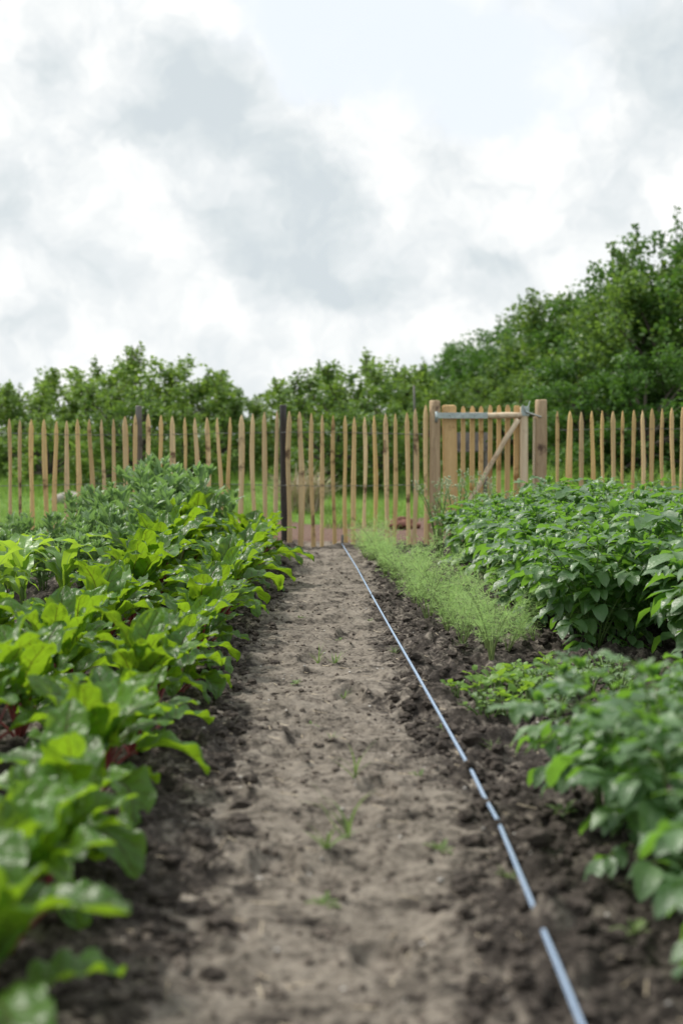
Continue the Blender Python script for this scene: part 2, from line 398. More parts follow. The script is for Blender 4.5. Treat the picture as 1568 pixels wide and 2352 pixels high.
M['tree_dark'] = leaf_mat('belt_leaf', (0.020, 0.072, 0.018), (0.098, 0.20, 0.040), (0.16, 0.33, 0.04), .34, .45, .4)
M['tree_light'] = leaf_mat('young_leaf', (0.085, 0.165, 0.035), (0.20, 0.32, 0.07), (0.34, 0.52, 0.07), .36, .45, .4)
M['bark'] = simple_mat('bark', (0.05, 0.042, 0.033), (0.13, 0.11, 0.09), 14, .9, bump=.8, bdist=.01, stretch=(1, 1, .3))
M['grass'] = leaf_mat('grass_blade', (0.10, 0.19, 0.035), (0.20, 0.33, 0.07), (0.34, 0.54, 0.09), .4, .5, .3)
M['weed_grass'] = leaf_mat('weed_grass', (0.10, 0.16, 0.05), (0.19, 0.26, 0.10), (0.26, 0.40, 0.10), .35, .5, .3)
M['straw'] = simple_mat('dry_straw', (0.36, 0.29, 0.19), (0.58, 0.50, 0.38), 12, .8)
M['wood'] = wood_mat('split_chestnut', (0.74, 0.56, 0.30), (0.54, 0.365, 0.175), (0.15, 0.085, 0.045), vary=.42)
M['wood_gold'] = wood_mat('golden_board', (0.68, 0.47, 0.23), (0.52, 0.33, 0.14), (0.33, 0.17, 0.065), vary=.1)
M['wood_pale'] = wood_mat('peeled_pole', (0.78, 0.65, 0.48), (0.60, 0.45, 0.29), (0.26, 0.16, 0.09), vary=.1)
M['wood_post'] = wood_mat('weathered_post', (0.52, 0.39, 0.25), (0.33, 0.23, 0.14), (0.12, 0.075, 0.05), vary=.1)
M['wood_grey'] = wood_mat('grey_post', (0.20, 0.19, 0.18), (0.10, 0.095, 0.09), (0.04, 0.038, 0.035), vary=.1)
M['wood_black'] = wood_mat('tarred_post', (0.085, 0.08, 0.08), (0.035, 0.033, 0.034), (0.015, 0.014, 0.014), vary=.1)
M['metal'] = simple_mat('galvanised_steel', (0.36, 0.42, 0.42), (0.55, 0.61, 0.60), 20, .45, .75, .1)
M['wire'] = simple_mat('fence_wire', (0.10, 0.11, 0.11), (0.20, 0.21, 0.21), 40, .5, .6)

# ------------------------------------------------------------------ ground: one sheet, fine where the camera looks
PATH_C, PATH_W = 0.03, 0.27
def dryness(x, y):
    w = (fbm(x * 2.2, y * 1.6, 11, 3) - .5) * .28
    d = np.abs(x - PATH_C + w)
    k = 1 - sstep(PATH_W - .14, PATH_W + .16, d)
    bed = .05 + .5 * np.maximum(fbm(x * 3, y * 3, 15, 3) - .42, 0) * (x > PATH_C)  # lighter patches right of the path only; left bed stays dark as painted shade
    return np.clip(np.maximum(k, bed), 0, 1)
PRINTS = [(0.10, 2.42, .05, .10), (-.10, 2.95, .05, .11), (.14, 3.55, .05, .11), (-.06, 4.2, .05, .11), (.10, 4.9, .05, .11), (-.05, 5.7, .05, .12), (.12, 6.5, .05, .12), (-.08, 7.4, .05, .12)]
BUMPS = [(lambda q, r_, a: (q.x, q.y, r_, a))(on_z(px_, py_, .02), r_, a) for px_, py_, r_, a in ((1250, 2157, .055, .058), (1143, 1886, .013, .026), (1088, 1778, .012, .024))]   # soil that covers the line
def height(x, y, bumps=True):
    x = np.asarray(x, float); y = np.asarray(y, float)
    d = dryness(x, y); near = 1 - sstep(11.8, 12.6, y)
    h = (fbm(x * 1.3, y * 1.3, 21, 3) - .5) * .05
    cl = fbm(x * 14, y * 14, 31, 4, .6); cl2 = fbm(x * 34, y * 34, 41, 3, .55)
    clod = np.maximum(cl - .46, 0) * .125 + (cl2 - .5) * .032 + (fbm(x * 75, y * 75, 45, 2) - .5) * .010
    lump = np.maximum(fbm(x * 6, y * 6, 61, 3) - .55, 0) * .12
    q = fbm(x * 3.2, y * 6.0, 53, 4) * 9; fq = q - np.floor(q)
    ledge = (np.floor(q) + sstep(.35, .65, fq)) / 9
    smooth = (ledge - .5) * .075 + (fbm(x * 26, y * 38, 57, 3) - .5) * .017 + (fbm(x * 4.5, y * 9, 51, 3) - .5) * .024 + (cl2 - .5) * .007 + np.maximum(cl - .58, 0) * .05
    h = h + near * ((1 - d) * (clod + lump - .004) + d * (smooth - .012))
    bedl = sstep(.28, .55, -(x - PATH_C)) * .012 - sstep(.30, .8, x - PATH_C) * .008
    h = h + near * bedl
    for (fx, fy, a, b) in PRINTS:
        q = ((x - fx) / a) ** 2 + ((y - fy) / b) ** 2
        h = h - .030 * np.clip(1.15 - q, 0, 1) ** .4 + .009 * np.exp(-((q - 1.5) / .35) ** 2)
    for (fx, fy, r_, a) in (BUMPS if bumps else []):
        h = h + a * np.exp(-(((x - fx) / (r_ * 1.2)) ** 2 + ((y - fy) / r_) ** 2))
    rise = sstep(12.5, 24, y) * .42
    return h + rise
GW = 0.45
def grassness(x, y):
    lim = 14.4 - 1.9 * sstep(-.3, -1.2, x) * 1.0 - 1.8 * sstep(1.4, 2.4, x)
    return sstep(lim - .25, lim + .25, y + (fbm(x * 1.5, y * 1.5, 71, 3) - .5) * 1.4)

def grow(a, step, f, lim):
    o = [a]
    while abs(o[-1]) < lim: o.append(o[-1] + step); step *= f
    return o[1:]
xs = np.arange(-1.75, 2.55, .0115)
xs = np.concatenate([np.array(grow(-1.75, -.013, 1.09, 900))[::-1], xs, grow(xs[-1], .013, 1.09, 900)])
ys = [1.45]
while ys[-1] < 12.6: ys.append(ys[-1] * 1.0031)
ys = np.array(ys); ys = np.concatenate([np.array(grow(1.45, -.012, 1.12, 60))[::-1], ys, grow(ys[-1], .045, 1.07, 1400)])
XX, YY = np.meshgrid(xs, ys)
ZZ = height(XX, YY); DD = dryness(XX, YY) + 2 * grassness(XX, YY)
nx_, ny_ = len(xs), len(ys)
ii = np.arange(ny_ - 1)[:, None] * nx_ + np.arange(nx_ - 1)[None]
FQ = np.stack([ii, ii + 1, ii + nx_ + 1, ii + nx_], -1).reshape(-1, 4)
g = MB(); g.add(np.stack([XX, YY, ZZ], -1).reshape(-1, 3), FQ, np.stack([XX, YY], -1).reshape(-1, 2), 0, DD.ravel())
tag(g.build('ground', M['soil']), kind='structure')
def gz(x, y): return float(height(np.array([x]), np.array([y]))[0])

# ------------------------------------------------------------------ loose clods, crumbs
ICO_V = None
def ico():
    t = (1 + 5 ** .5) / 2
    V = np.array([(-1, t, 0), (1, t, 0), (-1, -t, 0), (1, -t, 0), (0, -1, t), (0, 1, t), (0, -1, -t), (0, 1, -t), (t, 0, -1), (t, 0, 1), (-t, 0, -1), (-t, 0, 1)], float)
    V /= np.linalg.norm(V[0])
    F = [(0, 11, 5), (0, 5, 1), (0, 1, 7), (0, 7, 10), (0, 10, 11), (1, 5, 9), (5, 11, 4), (11, 10, 2), (10, 7, 6), (7, 1, 8), (3, 9, 4), (3, 4, 2), (3, 2, 6), (3, 6, 8), (3, 8, 9), (4, 9, 5), (2, 4, 11), (6, 2, 10), (8, 6, 7), (9, 8, 1)]
    V = list(map(tuple, V)); cache = {}; F2 = []
    def mid(a, b):
        k = (min(a, b), max(a, b))
        if k not in cache:
            v = np.array(V[a]) + np.array(V[b]); v /= np.linalg.norm(v); V.append(tuple(v)); cache[k] = len(V) - 1
        return cache[k]
    for a, b, c in F:
        x, y, z = mid(a, b), mid(b, c), mid(c, a); F2 += [(a, x, z), (b, y, x), (c, z, y), (x, y, z)]
    return np.array(V), np.array(F2)
IV, IF = ico()
def rocks(name, n, place, smin, smax, mat, seed, flat=.7, power=2.2):
    r = np.random.default_rng(seed); b = MB(); x, y = place(r, n)
    z = height(x, y); s = smin + (smax - smin) * r.random(n) ** power
    k = len(IV)
    jit = 1 + .32 * (r.random((n, k)) - .5) * 2
    ax = r.uniform(.7, 1.25, (n, 1, 3)); ax[:, :, 2] *= flat
    V = IV[None] * jit[:, :, None] * ax * s[:, None, None]
    a = r.uniform(0, 6.28, n); ca, sa = np.cos(a)[:, None], np.sin(a)[:, None]
    X = V[:, :, 0] * ca - V[:, :, 1] * sa; Y = V[:, :, 0] * sa + V[:, :, 1] * ca
    W = np.stack([X + x[:, None], Y + y[:, None], V[:, :, 2] + (z + s * .25)[:, None]], -1).reshape(-1, 3)
    F = (IF[None] + (np.arange(n) * k)[:, None, None]).reshape(-1, 3)
    b.add(W, F, None, 0, np.repeat(r.random(n), k))
    return b.build(name, mat, smooth=False)
def logy(r, n, a, b_, p=1.0):      # more where near
    return a * (b_ / a) ** (r.random(n) ** p)
def bed_place(r, n):
    y = logy(r, n * 2, 1.9, 11.6); x = np.where(r.random(n * 2) < .38, r.uniform(-.85, -.22, n * 2), r.uniform(.22, 1.3, n * 2))
    keep = dryness(x, y) < .6; return x[keep][:n], y[keep][:n]
def wrap_place(f):
    def g_(r, n):
        x, y = f(r, n * 2); return x[:n], y[:n]
    return g_
rocks('soil_clods', 9000, wrap_place(bed_place), .003, .022, M['clod'], 5, power=3.0); bpy.data.objects['soil_clods']['kind'] = 'stuff'
rocks('soil_crumbs', 4200, lambda r, n: (r.uniform(-.34, .36, n), logy(r, n, 1.9, 11.5)), .002, .010, M['crumb'], 6, power=4); bpy.data.objects['soil_crumbs']['kind'] = 'stuff'
rocks('small_pebbles', 420, lambda r, n: (r.uniform(-.7, 1.2, n), logy(r, n, 1.9, 11.5)), .0015, .006, M['pebble'], 8, power=2); bpy.data.objects['small_pebbles']['kind'] = 'stuff'

rocks('large_soil_clods', 150, lambda r, n: (np.where(r.random(n) < .5, r.uniform(-.48, -.16, n), r.uniform(.20, .95, n)), logy(r, n, 1.9, 10)), .012, .036, M['clod'], 12, power=2.2, flat=.6); bpy.data.objects['large_soil_clods']['kind'] = 'stuff'
def debris():
    r = np.random.default_rng(77); n = 700; y = logy(r, n, 1.9, 11.4); x = r.uniform(-.45, 1.25, n); z = height(x, y) + .003; a = r.uniform(0, 3.14, n); L = r.uniform(.006, .03, n) * (r.random(n) < .9) + .008; w = r.uniform(.0004, .0011, n); L *= .8
    c, s_ = np.cos(a), np.sin(a); dz = r.uniform(-.002, .006, n)
    V = np.stack([np.stack([x - c * L - s_ * w, y - s_ * L + c * w, z], -1), np.stack([x - c * L + s_ * w, y - s_ * L - c * w, z + .0005], -1), np.stack([x + c * L + s_ * w, y + s_ * L - c * w, z + dz + .001], -1), np.stack([x + c * L - s_ * w, y + s_ * L + c * w, z + dz], -1)], 1).reshape(-1, 3)
    b = MB(); b.add(V, np.arange(4 * n).reshape(-1, 4)); tag(b.build('straw_bits', M['straw'], smooth=False), kind='stuff')
debris()

ORD = ['nearest'] + ('second third fourth fifth sixth seventh eighth ninth tenth eleventh twelfth thirteenth fourteenth fifteenth sixteenth seventeenth eighteenth nineteenth twentieth '
       'twenty-first twenty-second twenty-third twenty-fourth twenty-fifth twenty-sixth twenty-seventh twenty-eighth twenty-ninth thirtieth thirty-first thirty-second thirty-third thirty-fourth thirty-fifth thirty-sixth thirty-seventh thirty-eighth thirty-ninth fortieth').split()

# ------------------------------------------------------------------ beet plants
def beet_prof(t):
    return max(.05, min(1, t * 6 + .12) ** .6 * (0.62 + .38 * math.sin(math.pi * min(1, t * .75 + .12))) * math.sqrt(max(0, 1 - max(0, (t - .55) / .45) ** 2.6)))
def make_beet_leaf(kind, seed, stalkm, parent, rz, sc):
    r = random.Random(seed)
    a0, amid, a1 = {'up': (88, 80, 44), 'mid': (80, 66, 2), 'out': (60, 32, -52)}[kind]
    a0 += r.uniform(-6, 6); amid += r.uniform(-8, 8); a1 += r.uniform(-30, 20)
    Ls = r.uniform(.11, .18); n = 6
    pts = [Vector((0, 0, 0))]
    for k in range(n):
        a = R(a0 + (amid - a0) * k / n); pts.append(pts[-1] + Vector((math.cos(a), 0, math.sin(a))) * Ls / n)
    L = r.uniform(.17, .25); W = r.uniform(.084, .116)
    V, F, U = blade(L, W, amid, a1, beet_prof, 18, 12, fold=r.uniform(.0, .55), wave=.0070, wfreq=r.uniform(2.2, 3.8), pucker=.022, seed=seed, start=(pts[-1].x, pts[-1].z), side_curl=.28)
    b = MB(); b.add(V, F, U, 0, r.random())
    lo = b.build('leaf', M['beet'], parent); lo.rotation_euler = (0, 0, rz); lo.scale = (sc, sc, sc)
    sb = MB(); V, F, U = tube(pts, [.0062 - .0022 * k / n for k in range(n + 1)], 6); sb.add(V, F, U)
    # midrib carried on under the blade
    rib = []
    for k in range(0, 13, 2):
        t = k / 16; pts2 = None
    so = sb.build('stalk', stalkm, lo)
    return lo
def make_beet(seed, stalkm, n):
    r = random.Random(seed); e = empty('beet_plant')
    for k in range(n):
        kind = 'up' if k < n * .38 else ('mid' if k < n * .75 else 'out')
        make_beet_leaf(kind, seed * 50 + k, stalkm, e, k * 2.4 + r.uniform(-.35, .35), r.uniform(.8, 1.12) * (.78 if k < 2 else 1))
    return e
protos = [make_beet(11, M['beet_stalk'], 14), make_beet(12, M['beet_stalk'], 13), make_beet(13, M['chard_stalk'], 14), make_beet(14, M['beet_stalk'], 15), make_beet(15, M['beet_stalk'], 14)]
used = [False] * 5
def put_beet(x, y, sc, label, group):
    k = random.randrange(5)
    if used[k]: o = copy_tree(protos[k])
    else: o = protos[k]; used[k] = True
    o.location = (x, y, gz(x, y) - .008); o.rotation_euler = (R(random.uniform(-5, 5)), R(random.uniform(-5, 5)), random.uniform(0, 6.28)); o.scale = (sc, sc, sc * random.uniform(.9, 1.1))
    tag(o, label, 'beet plant', group)
def row(xf, y0, y1, step, jit=.03):
    out = []; y = y0
    while y < y1:
        out.append((xf(y) + random.uniform(-jit, jit), y + random.uniform(-jit, jit))); y += step * random.uniform(.88, 1.12) * (1.14 if y < 4.5 else 1)
    return out
rowA = row(lambda y: -.50 + .012 * (y - 6) + .05 * max(0, 3.2 - y), 2.0, 10.7, .285)
for i, (x, y) in enumerate(rowA):
    put_beet(x, y, random.uniform(.84, 1.02) * (1.15 if y > 6.5 else 1), 'leafy beet plant in the row edging the path, %s counted from the front' % ORD[i], 'beets in the row edging the path')
rowB = row(lambda y: -.90, 3.55, 10.3, .27)
for i, (x, y) in enumerate(rowB):
    put_beet(x, y, random.uniform(.95, 1.12) * (1.30 if 6.8 < y < 9.4 else 1), 'leafy beet plant in the second row from the path, %s counted from the front' % ORD[i], 'beets in the second row from the path')
rowC = row(lambda y: -1.33, 4.7, 6.0, .28)
for i, (x, y) in enumerate(rowC):
    put_beet(x, y, random.uniform(.9, 1.05), 'leafy beet plant in the third row from the path, %s counted from the front' % ORD[i], 'beets in the third row from the path')

# ------------------------------------------------------------------ potato, bean and other leafy plants
def oval(t): return math.sin(math.pi * min(1, t ** .78 * .985 + .015)) ** .8
def lance(t): return math.sin(math.pi * min(1, t ** .9 * .98 + .02)) ** .9
LEAFLETS = [blade(1, .58, 14, -38 + 14 * k, oval, 6, 4, fold=.32 - .1 * k, wave=.03, wfreq=1.4, seed=k, side_curl=.05) for k in range(3)]
LANCES = [blade(1, .36, 18, -30 + 14 * k, lance, 6, 4, fold=.35, wave=.02, wfreq=1.5, seed=k + 9, side_curl=.08) for k in range(3)]
ROUND = [blade(1, 1.0, 10, -25, lambda t: math.sin(math.pi * min(1, t * .9 + .08)) ** .5, 6, 6, fold=.12, wave=.04, wfreq=1.5, seed=31)]

def leafy(name, seed, height_, spread, nst, nleaf, mode, leafsize, tm, leafm, buds=0, lo=.12):
    r = random.Random(seed); e = empty(name); st = MB(); fo = MB(); bd = MB(); mats = [[] for _ in tm]; rn = [[] for _ in tm]
    for s in range(nst):
        bd = MB()
        a = s * 6.283 / nst + r.uniform(-.5, .5); rr = spread * r.uniform(.25, 1); hh = height_ * r.uniform(.75, 1.05) * (1 - .22 * (rr / spread) ** 2)
        tip = Vector((math.cos(a) * rr, math.sin(a) * rr, hh)); cpt = Vector((tip.x * .35, tip.y * .35, hh * .75))
        pts = bezier((math.cos(a) * .02, math.sin(a) * .02, -.01), cpt, tip, 9)
        V, F, U = tube(pts, [.0055 - .0035 * k / 8 for k in range(9)], 5); st.add(V, F, U)
        for k in range(nleaf):
            t = lo + (1 - lo) * ((k + r.random()) / nleaf) ** .75; i = min(7, int(t * 8)); p = pts[i].lerp(pts[i + 1], t * 8 - i)
            la = k * 2.4 + r.uniform(-.5, .5) + a; el = r.uniform(-.1, .75) + .5 * (t - .6) + (.35 if mode == 'pair' else 0); sz = leafsize * r.uniform(.7, 1.15) * (1.0 if t < .85 else .6)
            d = Vector((math.cos(la) * math.cos(el), math.sin(la) * math.cos(el), math.sin(el))); rnd = r.random()
            if mode == 'compound':
                RL = sz * 1.7; q = [p]; dd = d.copy()
                for _ in range(4): q.append(q[-1] + dd * RL / 4); dd = (dd + Vector((0, 0, -.16))).normalized()
                V, F, U = tube(q, [.0018] * 5, 4, caps=False); st.add(V, F, U)
                j = r.randrange(len(tm)); mats[j].append(frame(q[-1], dd + Vector((0, 0, -.15)), r.uniform(-.4, .4), sz * 1.1)); rn[j].append(rnd)
                for (qi, sc) in ((4, .85), (3, .85), (2, .6)):
                    for sd in (-1, 1):
                        if r.random() < .12: continue
                        side = Vector((-math.sin(la), math.cos(la), 0)) * sd
                        dv = dd * .45 + side + Vector((0, 0, r.uniform(-.75, .05)))
                        j = r.randrange(len(tm)); mats[j].append(frame(q[qi] - dd * .01, dv, r.uniform(-.5, .5), sz * sc * r.uniform(.8, 1.1))); rn[j].append(rnd + r.uniform(-.1, .1))
            else:
                nn = 2 if mode == 'pair' else 1
                for w in range(nn):
                    d2 = Vector((math.cos(la + w * 2.6) * math.cos(el), math.sin(la + w * 2.6) * math.cos(el), math.sin(el)))
                    pl = sz * (.25 if mode != 'stalked' else 1.0); q2 = p + d2 * pl
                    V, F, U = tube([p, q2], [.0012, .001], 3, caps=False); st.add(V, F, U)
                    j = r.randrange(len(tm)); mats[j].append(frame(q2, d2, r.uniform(-.5, .5), sz)); rn[j].append(rnd)
        if mode in ('compound', 'pair'):     # tuft of young leaves at the tip
            for w in range(5):
                la = w * 1.26 + r.random(); d2 = Vector((math.cos(la) * .6, math.sin(la) * .6, r.uniform(.5, 1)))
                j = r.randrange(len(tm)); mats[j].append(frame(pts[-1], d2, r.uniform(-.5, .5), leafsize * r.uniform(.4, .7))); rn[j].append(r.random())
        if buds and r.random() < buds and s % 2 == 0:
            for w in range(9):
                c = pts[-1] + Vector((r.uniform(-.035, .035), r.uniform(-.035, .035), r.uniform(.02, .075)))
                bd.add(IV * np.array([.005, .005, .0075]) * r.uniform(.7, 1.3) + np.array(c), IF)
                V, F, U = tube([pts[-1], c], [.0012, .0008], 3, caps=False); bd.add(V, F, U)
            bd.build('flower_bud', M['bud'], e)
    for j in range(len(tm)):
        if mats[j]: fo.scatter(tm[j], mats[j], rn[j])
    fo.build('foliage', leafm, e); st.build('stem', M['stem'], e)
    return e

class Kinds:
    def __init__(s, ps): s.p = ps; s.used = [False] * len(ps); s.k = 0
    def put(s, x, y, sc, label, cat, group, tilt=4, k=None, szz=None):
        k = s.k % len(s.p) if k is None else k; s.k += 1
        if s.used[k]: o = copy_tree(s.p[k])
        else: o = s.p[k]; s.used[k] = True
        o.location = (x, y, gz(x, y) - .006); o.scale = (sc, sc, sc * (szz or 1))
        o.rotation_euler = (R(random.uniform(-tilt, tilt)), R(random.uniform(-tilt, tilt)), random.uniform(0, 6.28))
        return tag(o, label, cat, group)

pot = Kinds([leafy('potato_plant', 100 + k, .56, .34, 9, 9, 'compound', .115, LEAFLETS, M['potato'], buds=(.35 if k % 2 else 0)) for k in range(5)])
PR = [('row edging the bare soil', lambda y: 1.20 - .02 * (y - 6), 6.0, 10.4), ('middle row of the potato bed', lambda y: 1.60, 5.15, 10.4), ('third row of the potato bed', lambda y: 2.08, 6.9, 10.5)]
for nm, xf, y0, y1 in PR:
    for i, (x, y) in enumerate(row(xf, y0, y1, .42, .05)):
        pot.put(x, y, random.uniform(.92, 1.08) * (.86 if nm.startswith('row') else .98), 'bushy potato plant in the %s, %s counted from the front' % (nm, ORD[i]), 'potato plant', 'potatoes in the ' + nm)
for i, (x, y, s) in enumerate([(.72, 2.26, .60), (.69, 2.78, .72), (.66, 3.28, .62), (.98, 3.10, .76), (1.10, 3.75, .64), (1.50, 4.4, .62), (1.62, 4.9, .82)]):
    pot.put(x, y, s, ['blurred potato plant at the very front of the near clump, at the right border', 'blurred potato plant hanging lowest over the soil in the near clump', 'blurred potato plant leaning furthest towards the line in the near clump',
                      'potato plant against the right border in the middle of the near clump', 'potato plant behind the leaning one in the near clump', 'potato plant at the back of the near clump beside the parsley', 'tall potato plant bridging the near clump and the big bed'][i],
            'potato plant', 'potatoes in the near clump')

# tall plants with pale bud sprays before the gate
spray = Kinds([leafy('budding_plant', 200 + k, .60, .27, 13, 15, 'single', .035, LANCES, M['bean'], buds=.9) for k in range(2)])
for i, (xd, Y, s) in enumerate([(1010, 10.4, .95), (1050, 10.2, 1.05), (1095, 10.5, 1.0), (1145, 10.7, .95)]):
    p = on_y(xd, 1100, Y); spray.put(p.x, Y, s * .98, 'airy plant with pale buds before the gate, %s from the left' % ['first', 'second', 'third', 'fourth'][i], 'plant', 'budding plants before the gate')
yel = leafy('seedling', 230, .20, .08, 5, 8, 'single', .035, LANCES, M['lime'])
p = on_z(1108, 1305); yel.location = (p.x, p.y, gz(p.x, p.y)); tag(yel, 'small yellow-green shoot standing at the edge of the potato row', 'shoot')

# broad beans at the back left
bean = Kinds([leafy('bean_plant', 300 + k, .50, .21, 8, 11, 'pair', .115, LANCES, M['bean'], lo=.05) for k in range(4)])
bi = 0
BN = [(-1.20, 8.5, .9), (-1.40, 8.7, .85), (-1.12, 9.0, 1.1), (-1.42, 9.2, .98), (-.95, 9.4, 1.1), (-1.16, 9.65, 1.32), (-1.5, 9.8, 1.05), (-.92, 9.95, 1.28), (-1.2, 10.2, 1.38), (-1.7, 9.0, .78),
      (-1.75, 10.2, .95), (-1.95, 9.5, .75), (-1.9, 8.4, .66), (-2.15, 10.1, .70), (-1.6, 8.15, .72), (-.78, 10.4, 1.05), (-2.35, 9.3, .62), (-2.2, 8.8, .6), (-1.35, 8.05, .75), (-2.5, 10.2, .6), (-1.12, 8.1, .72), (-1.30, 7.75, .66), (-1.95, 7.8, .62), (-2.1, 8.3, .7), (-2.3, 9.0, .8)]
BN.sort(key=lambda a: a[1])
for i, (x, y, s) in enumerate(BN):
    bean.put(x, y, s, 'grey-green bean plant in the mound before the fence, %s counted from the front' % ORD[i], 'bean plant', 'bean plants in the mound at the back of the left bed')

# young corn with strap leaves
def make_corn(seed):
    r = random.Random(seed); e = empty('corn_plant'); 
    V, F, U = tube([(0, 0, 0), (.003, 0, .09), (0, .003, .16)], [.009, .007, .004], 7); st = MB(); st.add(V, F, U); st.build('stem', M['stem'], e)
    for k in range(7):
        b = MB(); V, F, U = blade(r.uniform(.24, .36), r.uniform(.042, .06), r.uniform(60, 84), r.uniform(-70, -20), lambda t: (1 - t ** 3) * min(1, .4 + 2.5 * t) + .01, 16, 6, fold=.35, wave=.008, wfreq=3.5, seed=seed + k, side_curl=.3, start=(0, .03 + .02 * k))
        b.add(V, F, U, 0, r.random()); o = b.build('leaf', M['corn'], e); o.rotation_euler = (0, 0, k * 2.9 + r.uniform(-.4, .4))
    return e
corn = Kinds([make_corn(400), make_corn(420)])
for i, (x, y, s) in enumerate([(-1.33, 7.35, 1.15), (-1.52, 7.2, 1.35), (-1.66, 7.6, 1.25), (-1.42, 7.75, 1.15), (-1.78, 8.0, 1.3), (-1.60, 6.9, 1.25), (-1.85, 8.5, 1.1)]):
    corn.put(x, y, s, 'young corn plant with arching strap leaves at the left edge, %s counted from the front' % ORD[sorted([7.35, 7.2, 7.6, 7.75, 8.0, 6.9, 8.5]).index(y)], 'corn plant', 'young corn in the left bed')

# ------------------------------------------------------------------ fennel row
def make_fennel(seed):
    r = np.random.default_rng(seed); e = empty('fennel_plant'); st = MB(); tris = []; 
    for s in range(8):
        a = r.uniform(0, 6.28); rr = r.uniform(.04, .19); hh = r.uniform(.14, .31)
        pts = bezier((math.cos(a) * .006, math.sin(a) * .006, 0), (math.cos(a) * rr * .3, math.sin(a) * rr * .3, hh * .7), (math.cos(a) * rr, math.sin(a) * rr, hh), 8)
        V, F, U = tube(pts, [.0042, .0036, .0026, .0019, .0015, .0012, .0009, .0006], 4, caps=False); st.add(V, F, U)
        for k in range(26):
            t = .3 + .7 * (k / 25); i = min(6, int(t * 7)); p = np.array(pts[i].lerp(pts[i + 1], t * 7 - i))
            d = r.normal(size=3) * np.array([1, 1, .5]) + np.array([0, 0, .45]); d /= np.linalg.norm(d)
            Lb = r.uniform(.03, .065) * (1.15 - .5 * abs(t - .6)); q = p + d * Lb
            if r.random() < .12: continue
            tris.append((p, q, .0012))
            for w in range(9):
                u = r.uniform(.25, 1); b0 = p + d * Lb * u; dd = d * .7 + r.normal(size=3) * .6; dd /= np.linalg.norm(dd); tris.append((b0, b0 + dd * r.uniform(.010, .028), .0014))
    V = []; 
    for p, q, w in tris:
        d = q - p; n = np.cross(d, r.normal(size=3)); n /= (np.linalg.norm(n) + 1e-9)
        V += [p - n * w * .5, p + n * w * .5, q]
    fo = MB(); F = np.arange(len(V)).reshape(-1, 3); fo.add(np.array(V), F, None, 0, np.repeat(r.random(len(V) // 3), 3))
    fo.build('frond', M['fennel'], e); st.build('stem', M['chard_stalk'], e)
    return e
fen = Kinds([make_fennel(500 + k) for k in range(4)])
fl = []
for t in np.linspace(0, 1, 23):
    xd = 1118 + (842 - 1118) * t ** .8; yd = 1532 + (1262 - 1532) * t ** .62
    y = 5.5 + (10.9 - 5.5) * t; x = .66 + (.36 - .66) * t
    fl.append((x + random.uniform(-.06, .06), y + random.uniform(-.05, .05)))
for i, (x, y) in enumerate(fl):
    fen.put(x, y, random.uniform(.72, 1.25), 'feathery fennel plant in the row right of the line, %s counted from the front' % ORD[i], 'fennel', 'feathery fennel row', tilt=9)
for k, (xd, yd) in enumerate([(1165, 1490), (1185, 1468)]):
    p = on_z(xd, yd); fen.put(p.x, p.y, .72, ['small fennel plant set apart to the right of the row, front one', 'small fennel plant set apart to the right of the row, back one'][k], 'fennel', 'feathery fennel row', tilt=12)

# ------------------------------------------------------------------ low greens between the clumps and weeds on the path
low = Kinds([leafy('round_leaf_seedling', 600 + k, .09, .07, 7, 3, 'stalked', .036, ROUND, M['lime'], lo=.5) for k in range(3)])
LW = [(1045, 1580), (1105, 1600), (1135, 1570), (1165, 1585), (1195, 1560), (1230, 1560), (1255, 1535), (1290, 1560), (1215, 1600), (1160, 1620), (1330, 1570)]
for i, (xd, yd) in enumerate(LW):
    p = on_z(xd, yd + 15, .02); low.put(p.x, p.y, random.uniform(.8, 1.1) * (.6 if i == 0 else 1), 'round-leaved lime seedling on the soil behind the near clump, %s from the left' % (['first'] + ORD[1:])[sorted(LW).index((xd, yd))], 'seedling', 'round-leaved seedlings')
pars = Kinds([leafy('parsley_plant', 640 + k, .11, .10, 9, 6, 'single', .024, LEAFLETS, M['bean'], lo=.3) for k in range(2)])
PW = [(1200, 1640), (1120, 1640), (1350, 1590), (1390, 1560), (1310, 1600), (1270, 1630), (1430, 1560), (1240, 1590), (1185, 1580), (1345, 1545), (1420, 1590)]
for i, (xd, yd) in enumerate(PW):
    p = on_z(xd, yd, .02); pars.put(p.x, p.y, random.uniform(.8, 1.15), 'low frilly parsley plant among the seedlings, %s from the left' % (['first'] + ORD[1:])[sorted(PW).index((xd, yd))], 'parsley', 'low parsley plants')

def make_weed(seed, n, L):
    r = random.Random(seed); b = MB()
    for k in range(n):
        V, F, U = blade(L * r.uniform(.5, 1.1), .0045, r.uniform(35, 85), r.uniform(-10, 40), lambda t: 1 - t ** 2 + .02, 6, 2, fold=.4, seed=seed + k, side_curl=.4, start=(0, 0))
        a = r.uniform(0, 6.28); c, s = math.cos(a), math.sin(a); V = V @ np.array([[c, s, 0], [-s, c, 0], [0, 0, 1]]); b.add(V, F, U, 0, r.random())
    return b.build('grass_weed', M['weed_grass'])
def make_herb(seed):
    r = random.Random(seed); b = MB(); ms = []; rn = []
    for k in range(9):
        a = k * 2.4; el = r.uniform(.1, .9); d = (math.cos(a) * math.cos(el), math.sin(a) * math.cos(el), math.sin(el)); ms.append(frame((d[0] * .006, d[1] * .006, .004), d, r.uniform(-.3, .3), r.uniform(.016, .03))); rn.append(r.random())
    b.scatter(LANCES[0], ms, rn); return b.build('weed', M['weed_grass'])
wk = Kinds([make_weed(700, 9, .07), make_herb(701), make_weed(702, 6, .10)])
